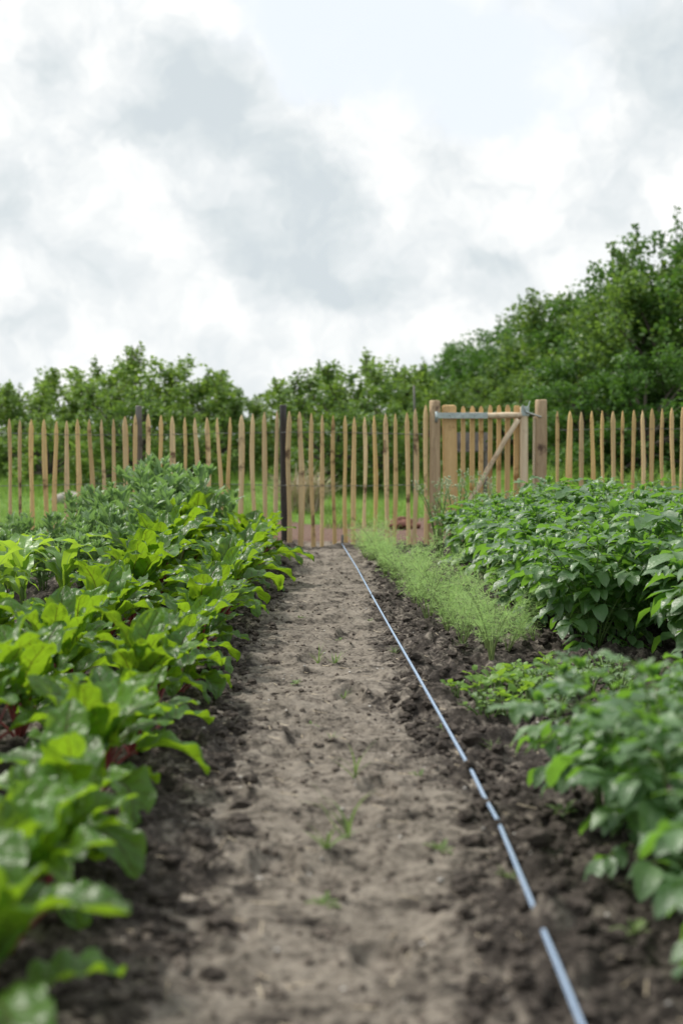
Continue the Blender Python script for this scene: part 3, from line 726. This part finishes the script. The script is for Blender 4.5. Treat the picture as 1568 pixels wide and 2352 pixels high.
WD = [(770, 1525, 1.4, 0, 'grass weed tuft in the middle of the path beside a dry stalk'), (730, 1510, 1.2, 2, 'upright grass weed left of the largest tuft on the path'), (790, 1590, .9, 0, 'small grass weed below the largest tuft on the path'),
      (678, 1560, 1.1, 1, 'little broad-leaved weed near the beets, mid path'), (712, 1655, 1.1, 1, 'little weed left of centre on the path, before the bare patch'), (760, 1690, .8, 0, 'tiny grass weed at the centre of the path'),
      (815, 1790, 1.3, 2, 'splayed grass weed at the centre of the near path'), (960, 1780, 1.0, 1, 'little weed between the path and the line'), (800, 1920, 1.7, 2, 'long bladed grass weed blurred on the near path'), (750, 1960, 1.5, 0, 'grass weed nearest the camera, left one of the blurred pair'),
      (1010, 1960, 1.2, 1, 'blurred weed just left of the line, near the front'), (1135, 1730, 1.1, 0, 'grass weed right of the line beside the near clump'), (1010, 1665, 1.0, 1, 'weed just left of the line where it bends'), (1165, 2030, 1.2, 1, 'blurred weed right of the line near the front'),
      (905, 1500, .9, 0, 'grass weed close to the line, opposite the fennel'), (780, 1460, .8, 1, 'tiny weed on the far half of the path'), (690, 1420, .8, 1, 'tiny weed under the beet leaves at the far path edge'), (1290, 1870, 1.8, 1, 'small weed under the near potato clump'),
      (1060, 1500, .9, 0, 'grass weed at the foot of the fennel row'), (1225, 1470, 1.3, 2, 'tall grass weed on the soil between fennel and potatoes'), (1245, 1465, 1.2, 0, 'grass weed beside the tall one between fennel and potatoes'), (850, 1420, .8, 1, 'tiny weed right beside the far part of the line'),
      (745, 2070, 1.2, 1, 'small weed lying flat on the near path'), (1135, 1620, .9, 1, 'weed among the parsley nearest the line'), (1450, 2180, 1.4, 1, 'weed at the lower right corner')]
for (xd, yd, s, k, lab) in WD:
    p = on_z(xd, yd); wk.put(p.x, p.y, s, lab, 'weed', 'weeds on bare soil', k=k)
b = MB(); pa, pb = on_z(740, 1528), on_z(860, 1532)
V, F, U = tube([(pa.x, pa.y, gz(pa.x, pa.y) + .006), ((pa.x + pb.x) / 2, pa.y - .05, gz((pa.x + pb.x) / 2, pa.y - .05) + .006), (pb.x, pb.y, gz(pb.x, pb.y) + .006)], [.0018, .0016, .001], 5); b.add(V, F, U)
tag(b.build('dry_stalk', M['straw']), 'thin dry stalk lying across the middle of the path', 'stalk')
# a curled brown leaf and stones one can point at
m_or = simple_mat('dead_leaf', (.30, .11, .04), (.50, .22, .10), 30, .8)
p = on_z(1320, 2118, .02); b = MB(); V, F, U = blade(.05, .022, 20, -30, lance, 8, 4, fold=.6, wave=.004, seed=4, side_curl=.6); b.add(V, F, U)
o = b.build('dead_leaf', m_or); o.location = (p.x, p.y, gz(p.x, p.y) + .012); o.rotation_euler = (0, 0, 2.1); tag(o, 'curled orange-brown dead leaf on the soil right of the line', 'leaf')
def stone(xd, yd, s, label, seed, z=0, mat='pebble'):
    r = np.random.default_rng(seed); p = on_z(xd, yd, z); b = MB(); V = IV * (1 + .15 * (r.random((len(IV), 1)) - .5)) * np.array([s, s * .8, s * .6]); b.add(V, IF)
    o = b.build('stone', M[mat]); o.location = (p.x, p.y, gz(p.x, p.y) + s * .3); tag(o, label, 'stone', 'pale stones')
stone(595, 2022, .008, 'small white stone left of centre on the near path', 1)
stone(1183, 1912, .007, 'round white stone right of the line', 2)
stone(845, 1246, .022, 'white flat stone by the far end of the line', 3)
stone(555, 1703, .006, 'white pebble at the edge of the beet bed', 4)
stone(1375, 2008, .006, 'pale pebble under the near potato clump', 5)

# ------------------------------------------------------------------ the blue-and-white garden line
def rope_mat():
    m, T, out = new_mat('braided_cord')
    tc = T.n.new('ShaderNodeTexCoord'); sp = T.n.new('ShaderNodeSeparateXYZ'); T.l.new(tc.outputs['UV'], sp.inputs[0])
    w1 = T.math('SINE', T.math('MULTIPLY_ADD', sp.outputs[1], 6.283, T.math('MULTIPLY', sp.outputs[0], 12.566)))
    w2 = T.math('SINE', T.math('MULTIPLY_ADD', sp.outputs[1], 6.283, T.math('MULTIPLY', sp.outputs[0], -12.566)))
    w = T.math('MULTIPLY', w1, w2)
    col = T.ramp(T.math('MULTIPLY_ADD', w, .5, .5), [(0.25, (0.05, 0.10, 0.22)), (0.5, (0.26, 0.39, 0.58)), (0.8, (0.58, 0.69, 0.82))])
    p = T.n.new('ShaderNodeBsdfPrincipled'); T.put(p.inputs['Base Color'], col); p.inputs['Roughness'].default_value = .6
    T.put(p.inputs['Normal'], T.bump(w, .6, .002)); T.l.new(p.outputs[0], out.inputs[0]); return m
RP = [(1400, 2500), (1335, 2352), (1280, 2215), (1240, 2120), (1190, 1998), (1143, 1885), (1112, 1830), (1085, 1775), (1020, 1660), (955, 1545), (905, 1458), (858, 1375), (820, 1305), (785, 1249)]
PX = []
for i in range(len(RP) - 1):
    for t in np.linspace(0, 1, 14, endpoint=False): PX.append((RP[i][0] + (RP[i + 1][0] - RP[i][0]) * t, RP[i][1] + (RP[i + 1][1] - RP[i][1]) * t))
PX.append(RP[-1]); hm = np.full(len(PX), .02)
for _ in range(4):        # the taut line rides on the highest crumbs
    pts = [on_z(a, b_, z + .0095) for (a, b_), z in zip(PX, hm)]
    px = np.array([q.x for q in pts]); py = np.array([q.y for q in pts])
    hz = np.max([height(px + dx, py, False) for dx in (-.01, 0, .01)], 0)
    hm = np.array([hz[max(0, i - 3):i + 4].max() for i in range(len(hz))]); hm = np.array([hm[max(0, i - 6):i + 7].mean() for i in range(len(hm))])
    for bx_, by_, br_, ba_ in BUMPS: hm = hm - .012 * np.exp(-((py - by_) / (br_ * 1.6)) ** 2)
Ls = np.concatenate([[0], np.cumsum([(pts[i + 1] - pts[i]).length for i in range(len(pts) - 1)])])
V, F, U = tube(pts, .0046, 10)
U[:len(pts) * 10, 1] = np.repeat(Ls / .018, 10)
b = MB(); b.add(V, F, U); tag(b.build('garden_line', rope_mat()), 'pale blue braided cord stretched along the path to mark the row', 'cord')
ROPE_Z = .03
b = MB(); q = pts[-1]; V, F, U = tube([(q.x, q.y + .02, -.1), (q.x + .005, q.y + .02, .085)], [.009, .011], 8); b.add(V, F, U)
tag(b.build('peg', M['wood_grey']), 'short wooden peg holding the far end of the cord', 'peg')

# ------------------------------------------------------------------ paling fence
FY = 11.75
def picket(xd, ytop, parent, wd=12.5, zb=-.06, name='picket', Y=FY, mat='wood', ybot=None):
    r = random.Random(int(xd * 13)); p = on_y(xd, ytop, Y); w = wd * r.uniform(.76, 1.3) * .74 / FPX * Y / 2; th = .011 + .006 * r.random()
    H = p.z; b = MB(); n = 10; V = []; lean = r.uniform(-.022, .022); ax = r.uniform(-.012, .012); ph = r.uniform(0, 6)
    for i in range(n + 1):
        t = i / n; z = zb + (H - .085 - zb) * t; cx = lean * (t - 1) + ax * math.sin(ph + t * 5); ww = w * (1 + .12 * math.sin(ph * 2 + t * 7)) * (1.06 - .08 * t)
        rt = [(-ww, -th * .4), (-ww * .55, -th), (ww * .45, -th * 1.05), (ww, -th * .3), (ww * .8, th), (-ww * .8, th)]
        V += [(p.x + cx + a, Y + b_, z) for a, b_ in rt]
    cx = ax * math.sin(ph + 5); V += [(p.x + cx + a * .62, Y + b_ * .9, H - .035) for a, b_ in rt]; V += [(p.x + cx + a * .16 + r.uniform(-.1, .1) * w, Y + b_ * .5, H) for a, b_ in rt]
    m = n + 3; F = [(i * 6 + k, i * 6 + (k + 1) % 6, (i + 1) * 6 + (k + 1) % 6, (i + 1) * 6 + k) for i in range(m - 1) for k in range(6)]
    b.add(V, [np.array(F), np.array([[(m - 1) * 6 + k for k in range(6)]])])
    o = b.build(name, M[mat], parent, smooth=False); return o
LP = [(x_, 964 + (x_ * 7) % 5) for x_ in range(-375, -56, 26)] + [(-55, 965), (-30, 964), (-5, 963), (21, 962), (46.5, 964), (74.5, 963), (101.5, 963), (127.5, 967), (154, 966), (180.5, 962), (207.5, 962), (236.5, 963), (261, 962), (287, 956), (311, 952), (339, 950), (367.5, 953), (396.5, 956), (422.5, 958),
      (449, 959), (475.5, 959), (501.5, 959), (527, 958), (554.5, 953), (580.5, 950), (607, 946), (636, 943), (665.5, 944), (690, 945), (715, 949), (740, 952), (765, 954), (790, 954), (813, 957), (836, 957), (860, 954), (885, 950), (909, 950), (934, 947), (954, 938), (977.5, 930)]
RPK = [(1279, 944), (1307.5, 944), (1334, 946), (1359.5, 943), (1384, 943), (1407, 944), (1430.5, 943), (1455, 942), (1475, 942), (1496.5, 938), (1520.5, 938), (1544.5, 936), (1566, 935), (1591, 936), (1616, 936), (1641, 937)] + [(x_, 935 + (x_ * 5) % 5) for x_ in range(1667, 2000, 25)]
def wire(parent, P, y0, z0):
    for z, sag in ((z0, .02), (z0 - .42, .02)):
        b = MB(); a = on_y(P[0][0], 1000, FY).x; c = on_y(P[-1][0], 1000, FY).x
        for ph in (0, math.pi):
            pts = []; n = 260
            for k in range(n + 1):
                x = a + (c - a) * k / n; zz = z + .012 * math.sin(x * 2.1 + z * 9) + .004 * math.sin(x * 70 + ph)
                pts.append((x, FY - .0185 * math.cos(x * 36 + ph) , zz))
            V, F, U = tube(pts, .0016, 4, caps=False); b.add(V, F, U)
        b.build('wire', M['wire'], parent)
def round_post(xd, ytop, wd, Y, parent, mat, name='post', zb=-.1, bevel=.008, seed=0, lean=0):
    p = on_y(xd, ytop, Y); r = wd / FPX * Y / 2; n = 14; b = MB(); rr = random.Random(seed + int(xd)); V = []; m = 9
    zs = [zb + (p.z - bevel - zb) * i / m for i in range(m + 1)] + [p.z]
    for i, z in enumerate(zs):
        rad = r * (1 + .04 * math.sin(i * 1.7 + seed)) * (1.05 - .05 * i / m) if i <= m else r * .86
        for k in range(n):
            a = 6.283 * k / n; q = rad * (1 + .035 * math.sin(3 * a + seed + i * .2)); V.append((p.x + lean * (p.z - z) + math.cos(a) * q, Y + math.sin(a) * q, z + (rr.uniform(-.003, .003) if i > m else 0)))
    F = [(i * n + k, i * n + (k + 1) % n, (i + 1) * n + (k + 1) % n, (i + 1) * n + k) for i in range(m + 1) for k in range(n)]
    b.add(V, [np.array(F), np.array([[(m + 1) * n + k for k in range(n)]])])
    return b.build(name, M[mat], parent)
fe = empty('paling_fence', (0, 0, 0)); tag(fe, 'long chestnut paling fence of pointed stakes left of the gate', 'fence')
for xd, yt in LP: picket(xd, yt, fe, wd=(15 if xd in (101.5, 287, 554.5, 396.5, 690) else 12))
wire(fe, LP, FY, on_y(400, 996, FY).z)
round_post(319, 932, 15, FY + .07, fe, 'wood_grey', seed=2)
round_post(650, 930, 16, FY + .07, fe, 'wood_black', seed=3, lean=.01)
fr = empty('paling_fence', (0, 0, 0)); tag(fr, 'short chestnut paling fence of pointed stakes right of the gate', 'fence')
for xd, yt in RPK: picket(xd, yt, fr, wd=(15 if xd in (1307.5, 1455) else 11.5))
wire(fr, RPK, FY, on_y(1400, 988, FY).z)
round_post(1700, 930, 16, FY + .07, fr, 'wood_grey', seed=5)

# ------------------------------------------------------------------ gate
def slab(b, x0, x1, z0, z1, y0, y1, shear=0.0, chamf=.006, m=0):
    """box with chamfered front and top edges; shear moves the top sideways"""
    c = chamf
    def loop(y, i): return [(x0 + i, y, z0), (x1 - i, y, z0), (x1 - i + shear, y, z1 - c - i), (x1 - c - i + shear, y, z1 - i), (x0 + c + i + shear, y, z1 - i), (x0 + i + shear, y, z1 - c - i)]
    L = loop(y0, c * .6) + loop(y0 + c * .6, 0) + loop(y1 - c * .6, 0) + loop(y1, c * .6); n = 6
    F = [(i * n + k, i * n + (k + 1) % n, (i + 1) * n + (k + 1) % n, (i + 1) * n + k) for i in range(3) for k in range(n)]
    b.add(L, [np.array(F), np.array([[5, 4, 3, 2, 1, 0], [18, 19, 20, 21, 22, 23]])], None, m); return b
ga = empty('garden_gate', (0, 0, 0)); tag(ga, 'wooden paling gate with diagonal brace, steel strap hinge and latch', 'gate')
GY = FY + .02
def gx(x): return on_y(x, 1000, GY).x
def gzz(y): return on_y(1100, y, GY).z
slab(MB(), 0, 1, 0, 1, 0, 1)
b = MB(); slab(b, gx(1020), gx(1053), gzz(1225), gzz(930), GY - .012, GY + .022, shear=gx(1014) - gx(1020), chamf=.014); b.build('board', M['wood_gold'], ga, smooth=False)
for xd in (1063, 1084, 1104, 1125, 1145, 1165):
    r = random.Random(int(xd)); x = gx(xd); w = .0185 * r.uniform(.88, 1.12); b = MB(); V = []; n = 7; zt = gzz(930 + r.uniform(-1, 3)); z0 = gzz(1225)
    prof = [(z0, 1), ((z0 + zt) / 2, 1.03), (zt - .045, 1), (zt - .028, .92), (zt - .012, .66), (zt - .003, .35), (zt, .1)]
    for z, k in prof: V += [(x - w * k + r.uniform(-.001, .001), GY - .008, z), (x + w * k, GY - .010, z), (x + w * k, GY + .012, z), (x - w * k, GY + .012, z)]
    F = [(i * 4 + k, i * 4 + (k + 1) % 4, (i + 1) * 4 + (k + 1) % 4, (i + 1) * 4 + k) for i in range(6) for k in range(4)] + [(24, 25, 26, 27)]
    b.add(V, np.array(F)); b.build('picket', M['wood_gold'], ga, smooth=False)
b = MB(); slab(b, gx(1180), gx(1192), gzz(1225), gzz(931), GY + .004, GY + .03); b.build('board', M['wood_gold'], ga, smooth=False)
def pole(a, c, r, name, mat, parent, n=9, seed=1, wob=.005):
    rr = random.Random(seed); A, C_ = Vector(a), Vector(c); pts = [A.lerp(C_, i / n) + Vector((rr.uniform(-wob, wob), 0, rr.uniform(-wob, wob))) for i in range(n + 1)]
    b = MB(); V, F, U = tube(pts, [r * (1 + rr.uniform(-.09, .09)) for _ in range(n + 1)], 12); b.add(V, F, U); return b.build(name, M[mat], parent)
b = MB(); slab(b, gx(1195), gx(1213), gzz(1225), gzz(934), GY - .03, GY + .02, shear=gx(1193) - gx(1196), chamf=.01); b.build('stile', M['wood_pale'], ga, smooth=False)
pole((gx(1030), GY - .035, gzz(955)), (gx(1195), GY - .035, gzz(954)), .0245, 'rail', 'wood_pale', ga, seed=4, wob=.002)
pole((gx(1022), GY - .035, gzz(1180)), (gx(1198), GY - .035, gzz(1180)), .0245, 'rail', 'wood_pale', ga, seed=5, wob=.003)
pole((gx(1186), GY - .055, gzz(964)), (gx(1062), GY - .05, gzz(1176)), .021, 'brace', 'wood_pale', ga, seed=6, wob=.006)
sb = MB(); slab(sb, gx(1000), gx(1117), gzz(961), gzz(948), GY - .066, GY - .060, chamf=.002); so = sb.build('strap_hinge', M['metal'], ga, smooth=False)
for xd in (1031, 1060, 1088, 1111):
    b = MB(); V, F, U = tube([(gx(xd), GY - .065, gzz(954)), (gx(xd), GY - .074, gzz(954))], [.008, .006], 8); b.add(V, F, U); b.build('bolt', M['metal'], so)
b = MB(); V, F, U = tube([(gx(1000), GY - .062, gzz(970)), (gx(1000), GY - .062, gzz(945))], .014, 10); b.add(V, F, U); b.build('hinge_pin', M['metal'], ga)
la = MB(); slab(la, gx(1194), gx(1213), gzz(955), gzz(933), GY - .036, GY - .031, chamf=.002); lo_ = la.build('latch_plate', M['metal'], ga, smooth=False)
def bar(a, c, w, t, name, parent):
    A, C_ = Vector(a), Vector(c); b = MB(); V, F, U = tube([A, C_], w, 4, squash=t / w); b.add(V, F, U); return b.build(name, M['metal'], parent, smooth=False)
bar((gx(1205), GY - .045, gzz(952)), (gx(1213), GY - .065, gzz(921)), .010, .004, 'latch_lever', lo_)
bar((gx(1205), GY - .047, gzz(948)), (gx(1197), GY - .05, gzz(930)), .009, .004, 'latch_lever', lo_)
bar((gx(1204), GY - .05, gzz(946)), (gx(1239), GY - .075, gzz(958)), .011, .007, 'latch_bar', lo_)
gp = round_post(998, 920, 25, FY, None, 'wood_post', 'gate_post', seed=7); tag(gp, 'stout round post carrying the gate hinge, left of the gate', 'gate post', 'gate posts')
gp = round_post(1242, 918, 28, FY, None, 'wood_post', 'gate_post', seed=9); tag(gp, 'stout round post at the latch side, right of the gate', 'gate post', 'gate posts')
b = MB(); slab(b, gx(1222), gx(1227), -.02, gzz(957), FY - .02, FY + .01); tag(b.build('stop_batten', M['wood_pale'], smooth=False), 'thin pale batten fixed against the latch post', 'batten')

# ------------------------------------------------------------------ beyond the fence: trees, grass, odds and ends
DIA = (np.array([(0, 0, 0), (.5, .30, .07), (1, 0, -.05), (.5, -.30, .07), (.5, 0, 0)], float), np.array([(0, 4, 1), (1, 4, 2), (2, 4, 3), (3, 4, 0)]), np.array([(0, .5), (.5, 1), (1, .5), (.5, 0), (.5, .5)], float))
def rand_frames(r, P, size, updir=.3):
    n = len(P); d = r.normal(size=(n, 3)); d[:, 2] += updir; d /= np.linalg.norm(d, axis=1)[:, None]
    a = r.normal(size=(n, 3)); a[:, 2] += 1.2; y = np.cross(a, d); y /= np.linalg.norm(y, axis=1)[:, None] + 1e-9; z = np.cross(d, y)
    s = size * r.uniform(.6, 1.25, n)[:, None]
    Mx = np.zeros((n, 4, 4)); Mx[:, :3, 0] = d * s; Mx[:, :3, 1] = y * s; Mx[:, :3, 2] = z * s; Mx[:, :3, 3] = P; Mx[:, 3, 3] = 1
    return Mx
def make_tree(seed, Hh, Rr, nleaf, size, mat, shoots, base=.12, nclump=46, cr=(.16, .30), name='tree'):
    r = np.random.default_rng(seed); e = empty(name); tk = MB(); fo = MB()
    fork = Vector((r.uniform(-.1, .1), r.uniform(-.1, .1), Hh * r.uniform(.18, .28)))
    V, F, U = tube([(0, 0, -.1), tuple(fork * .5), tuple(fork)], [.10 * Hh / 3, .075 * Hh / 3, .06 * Hh / 3], 8); tk.add(V, F, U)
    cl = []
    for k in range(nclump):
        a = k * 2.4 + r.uniform(-.4, .4); u = (k + .5) / nclump; rad = Rr * r.uniform(.45, .98); z = base * Hh + (Hh * .93 - base * Hh) * u
        sh = math.sqrt(max(.05, 1 - ((u - .42) / .64) ** 2)); c = Vector((math.cos(a) * rad * sh, math.sin(a) * rad * sh, z * r.uniform(.92, 1.06))); cl.append((c, Rr * r.uniform(*cr)))
        if k % 3 == 0:
            q = bezier(tuple(fork), (c.x * .3, c.y * .3, fork.z + (c.z - fork.z) * .6), tuple(c), 6)
            V, F, U = tube(q, [.045 * Hh / 3 * (1 - .8 * i / 5) for i in range(6)], 5, caps=False); tk.add(V, F, U)
    w = np.array([c[1] ** 2 for c in cl]); w /= w.sum(); idx = r.choice(len(cl), nleaf, p=w); C_ = np.array([tuple(c[0]) for c in cl]); S = np.array([c[1] for c in cl])
    d = r.normal(size=(nleaf, 3)); d /= np.linalg.norm(d, axis=1)[:, None]; rad = r.random(nleaf) ** .5
    P = C_[idx] + d * (S[idx] * rad)[:, None] * np.array([1, 1, .8]); P += .18 * S[idx][:, None] * (vnoise(P[:, 0] * 4, P[:, 2] * 4 + P[:, 1], 3)[:, None] - .5)
    crn = r.random(len(cl)); rn = np.clip(crn[idx] * .6 + r.random(nleaf) * .4, 0, 1)
    low_ = P[:, 2] < .03; P[low_, 2] = .03 + r.random(low_.sum()) * .4
    fo.scatter(DIA, rand_frames(r, P, size), rn)
    for k in range(shoots):
        c = cl[3 * int(r.integers(int(nclump * .55) // 3 + 1, (nclump - 1) // 3 + 1))][0]; dv = Vector((r.uniform(-.35, .35), r.uniform(-.35, .35), 1)).normalized(); L = r.uniform(.25, .6) * Hh / 2.6
        q = [c, c + dv * L * .5, c + dv * L + Vector((r.uniform(-.06, .06), 0, 0))]; V, F, U = tube(q, [.008, .006, .003], 4, caps=False); tk.add(V, F, U)
        n = int(26 * L / .4); t = r.random(n); Pq = np.array([tuple(c + dv * L * tt) for tt in t]) + r.normal(size=(n, 3)) * .045 * (1.2 - t)[:, None]
        fo.scatter(DIA, rand_frames(r, Pq, size * .95, .6), r.random(n) * .5 + .4)
    fo.build('crown', mat, e); tk.build('trunk', M['bark'], e)
    return e
hp = [make_tree(800, 2.3, 1.15, 4300, .088, M['tree'], 34, base=.05, nclump=54, cr=(.12, .24)), make_tree(801, 2.3, 1.05, 4300, .082, M['tree_light'], 40, base=.05, nclump=54, cr=(.12, .24)), make_tree(802, 2.3, 1.2, 4300, .088, M['tree_light'], 44, base=.05, nclump=54, cr=(.12, .24))]
bp = [make_tree(810, 3.8, 1.75, 10500, .105, M['tree_dark'], 16, base=.02, nclump=60, cr=(.15, .27)), make_tree(811, 3.8, 1.6, 10500, .10, M['tree_dark'], 14, base=.02, nclump=60, cr=(.15, .27)), make_tree(812, 3.8, 1.7, 10500, .105, M['tree'], 18, base=.02, nclump=60, cr=(.15, .27))]
for o in hp: o.name = 'shrub'
hk = Kinds(hp); bk = Kinds(bp)
def put_tree(kk, xd, ytop, Y, H0, wide, label, cat, group, k=None):
    p = on_y(xd, ytop, Y); g0 = gz(p.x, Y); o = kk.put(p.x, Y, 1, label, cat, group, tilt=2, k=k); sz = (p.z - g0) / (H0 * 1.06); o.scale = (wide, wide, sz); o.location.z = g0 - .02
HS = [(-60, 865, 20.5, 1.0), (25, 880, 21, .7), (95, 915, 20, .7), (170, 832, 22, .9), (250, 828, 21, 1.1), (345, 798, 20.5, 1.2), (430, 835, 21.5, 1.0), (500, 868, 20.5, .75), (563, 915, 23, .8), (635, 885, 22, .8),
      (705, 855, 21.5, .9), (790, 825, 20.5, 1.1), (870, 815, 21.5, 1.1), (935, 830, 22.5, .85), (985, 895, 24, .8), (-150, 840, 21, 1.1), (300, 870, 18.2, .8), (120, 945, 18.5, .7), (760, 900, 18.0, .8), (870, 905, 18.3, .8), (430, 930, 18.5, .6)]
HS.sort(key=lambda a: a[0])
for i, (xd, yt, Y, w) in enumerate(HS):
    put_tree(hk, xd, yt, Y, 2.3, w, 'loose leafy shrub behind the long fence, %s counted from the left' % (['first'] + ORD[1:])[i], 'shrub', 'shrubs behind the long fence', k=((1, 2, 1, 0)[i % 4] if xd < 600 else (0, 0, 2)[i % 3]))
TS = [(1040, 835, 34, 1.1), (1085, 780, 31, 1.1), (1140, 745, 29, 1.05), (1205, 722, 27.5, 1.0), (1275, 702, 26, 1.0), (1330, 648, 24.5, 1.0), (1400, 622, 23.5, .95), (1450, 640, 22, .9), (1490, 515, 22.5, .9), (1560, 545, 21, 1.0), (1660, 500, 21.5, 1.2), (1770, 480, 22, 1.2),
      (1060, 880, 25, .7), (1180, 830, 22.5, .7), (1350, 800, 20.5, .7), (1480, 780, 19.5, .7), (1010, 862, 38, 1.2)]
TS.sort(key=lambda a: a[0])
for i, (xd, yt, Y, w) in enumerate(TS):
    put_tree(bk, xd, yt, Y, 3.8, w, 'dense dark green tree in the belt rising to the right, %s counted from the left' % (['first'] + ORD[1:])[i], 'tree', 'trees in the belt behind the gate')

# grass field
def grass_field():
    r = np.random.default_rng(55); n = 52000; y = 12.2 + (27 - 12.2) * r.random(n) ** 1.2; x = r.uniform(-1, 1, n) * (4.2 + (y - 12) * .33)
    keep = grassness(x, y) > r.random(n); x, y = x[keep], y[keep]; n = len(x); z = height(x, y)
    a = r.uniform(0, 6.28, n); h = r.uniform(.03, .10, n) * (1 + 1.3 * (fbm(x * 1.1, y * .8, 91, 2) > .62)) ; w = r.uniform(.003, .006, n) * (1 + (y - 12) * .05); l = r.normal(size=(n, 2)) * .03
    V = np.stack([np.stack([x - np.cos(a) * w, y - np.sin(a) * w, z - .01], -1), np.stack([x + np.cos(a) * w, y + np.sin(a) * w, z - .01], -1), np.stack([x + l[:, 0], y + l[:, 1], z + h], -1)], 1).reshape(-1, 3)
    b = MB(); b.add(V, np.arange(n * 3).reshape(-1, 3), None, 0, np.repeat(r.random(n), 3)); tag(b.build('field_grass', M['grass'], smooth=False), kind='stuff')
grass_field()
# rough herbs at the foot of the fence, dry tuft, stones, heap, stake, crate
def tuft(name, p, seed, n, L, w, mat, label, cat, sp=.15):
    r = random.Random(seed); b = MB()
    for k in range(n):
        V, F, U = blade(L * r.uniform(.5, 1.1), w, r.uniform(50, 88), r.uniform(-20, 50), lambda t: 1 - t ** 2 + .02, 6, 2, fold=.4, seed=seed + k, side_curl=.4); a = r.uniform(0, 6.28); c, s = math.cos(a), math.sin(a)
        V = V @ np.array([[c, s, 0], [-s, c, 0], [0, 0, 1]]) + np.array([r.uniform(-sp, sp), r.uniform(-sp, sp), 0]); b.add(V, F, U, 0, r.random())
    o = b.build(name, M[mat]); o.location = (p.x, p.y, gz(p.x, p.y) - .01); tag(o, label, cat); return o
tuft('dry_grass_tuft', on_y(695, 1120, 15.5), 21, 380, .62, .014, 'straw', 'pale straw-coloured dry tuft behind the black post', 'grass tuft', .17)
tuft('tall_grass_tuft', on_y(1300, 1100, 19), 22, 200, .45, .014, 'grass', 'tall green grass tuft at the foot of the tree belt', 'grass tuft', .5)
tuft('tall_grass_tuft', on_y(1500, 1100, 17.6), 23, 200, .45, .014, 'grass', 'tall green grass tuft behind the far right stakes', 'grass tuft', .5)
tuft('tall_grass_tuft', on_y(815, 1180, 13.9), 24, 160, .26, .010, 'grass', 'green grass tuft behind the stakes at the end of the path', 'grass tuft', .3)
def boulder(name, p, s, mat, label, seed, cat='stone', group=None, n=1):
    r = np.random.default_rng(seed); b = MB()
    for k in range(n):
        c = r.normal(size=3) * np.array(s) * (.45 if n > 1 else 0); c[2] = abs(c[2]) * .6; V = IV * (1 + .28 * (r.random((len(IV), 1)) - .5)) * np.array(s) * (1 if n == 1 else r.uniform(.25, .6)) + c; b.add(V, IF)
    o = b.build(name, M[mat], smooth=(n == 1)); o.location = (p.x, p.y, gz(p.x, p.y) + s[2] * .3); tag(o, label, cat, group)
M['field_stone'] = simple_mat('field_stone', (0.20, 0.18, 0.155), (0.44, 0.41, 0.37), 9, 0.85, bump=.6, bdist=.02)
M['heap'] = simple_mat('red_earth', (0.13, 0.062, 0.048), (0.26, 0.14, 0.11), 20, .95, bump=.9, bdist=.02, spec=.1)
boulder('earth_heap', on_y(918, 1180, 13.6), (.15, .12, .08), 'heap', 'small heap of reddish earth behind the fence', 31, 'earth heap', None, 22)
for i, (xd, Y, s, lab) in enumerate([(160, 16.6, .24, 'large pale stone in the field behind the left stakes'), (258, 16.9, .16, 'small pale stone right of the large one behind the left stakes'), (303, 16.4, .17, 'flat pale stone before the shrubs, near the grey post')]):
    boulder('stone', on_y(xd, 1080, Y), (s, s * .7, s * .42), 'field_stone', lab, 40 + i, 'stone', 'pale stones in the field')
p = on_y(1078, 985, 14.5); e = empty('crate', (p.x, 14.5, gz(p.x, 14.5))); tag(e, 'grey weathered wooden crate on legs behind the gate', 'crate')
for nm, bx in (('side_board', (-.20, .20, .72, .80, 0, .02)), ('side_board', (-.20, .20, .82, .90, 0, .02)), ('leg', (-.20, -.16, 0, .72, .02, .06)), ('leg', (.16, .20, 0, .72, .02, .06)), ('leg', (-.20, -.16, 0, .72, .30, .34)), ('leg', (.16, .20, 0, .72, .30, .34)), ('side_board', (-.20, .20, .72, .90, .34, .36)), ('bottom', (-.20, .20, .70, .718, .021, .339))):
    b = MB(); slab(b, *bx, chamf=.003); b.build(nm, M['wood_grey'], e, smooth=False)
b = MB(); p = on_y(950, 885, 17.5); V, F, U = tube([(p.x, 17.5, gz(p.x, 17.5) - .1), (p.x + .01, 17.5, p.z - .3), (p.x, 17.5, p.z)], [.017, .015, .012], 9); b.add(V, F, U)
tag(b.build('stake', M['wood_grey']), 'tall thin grey stake standing behind the fence, left of the gate', 'stake')
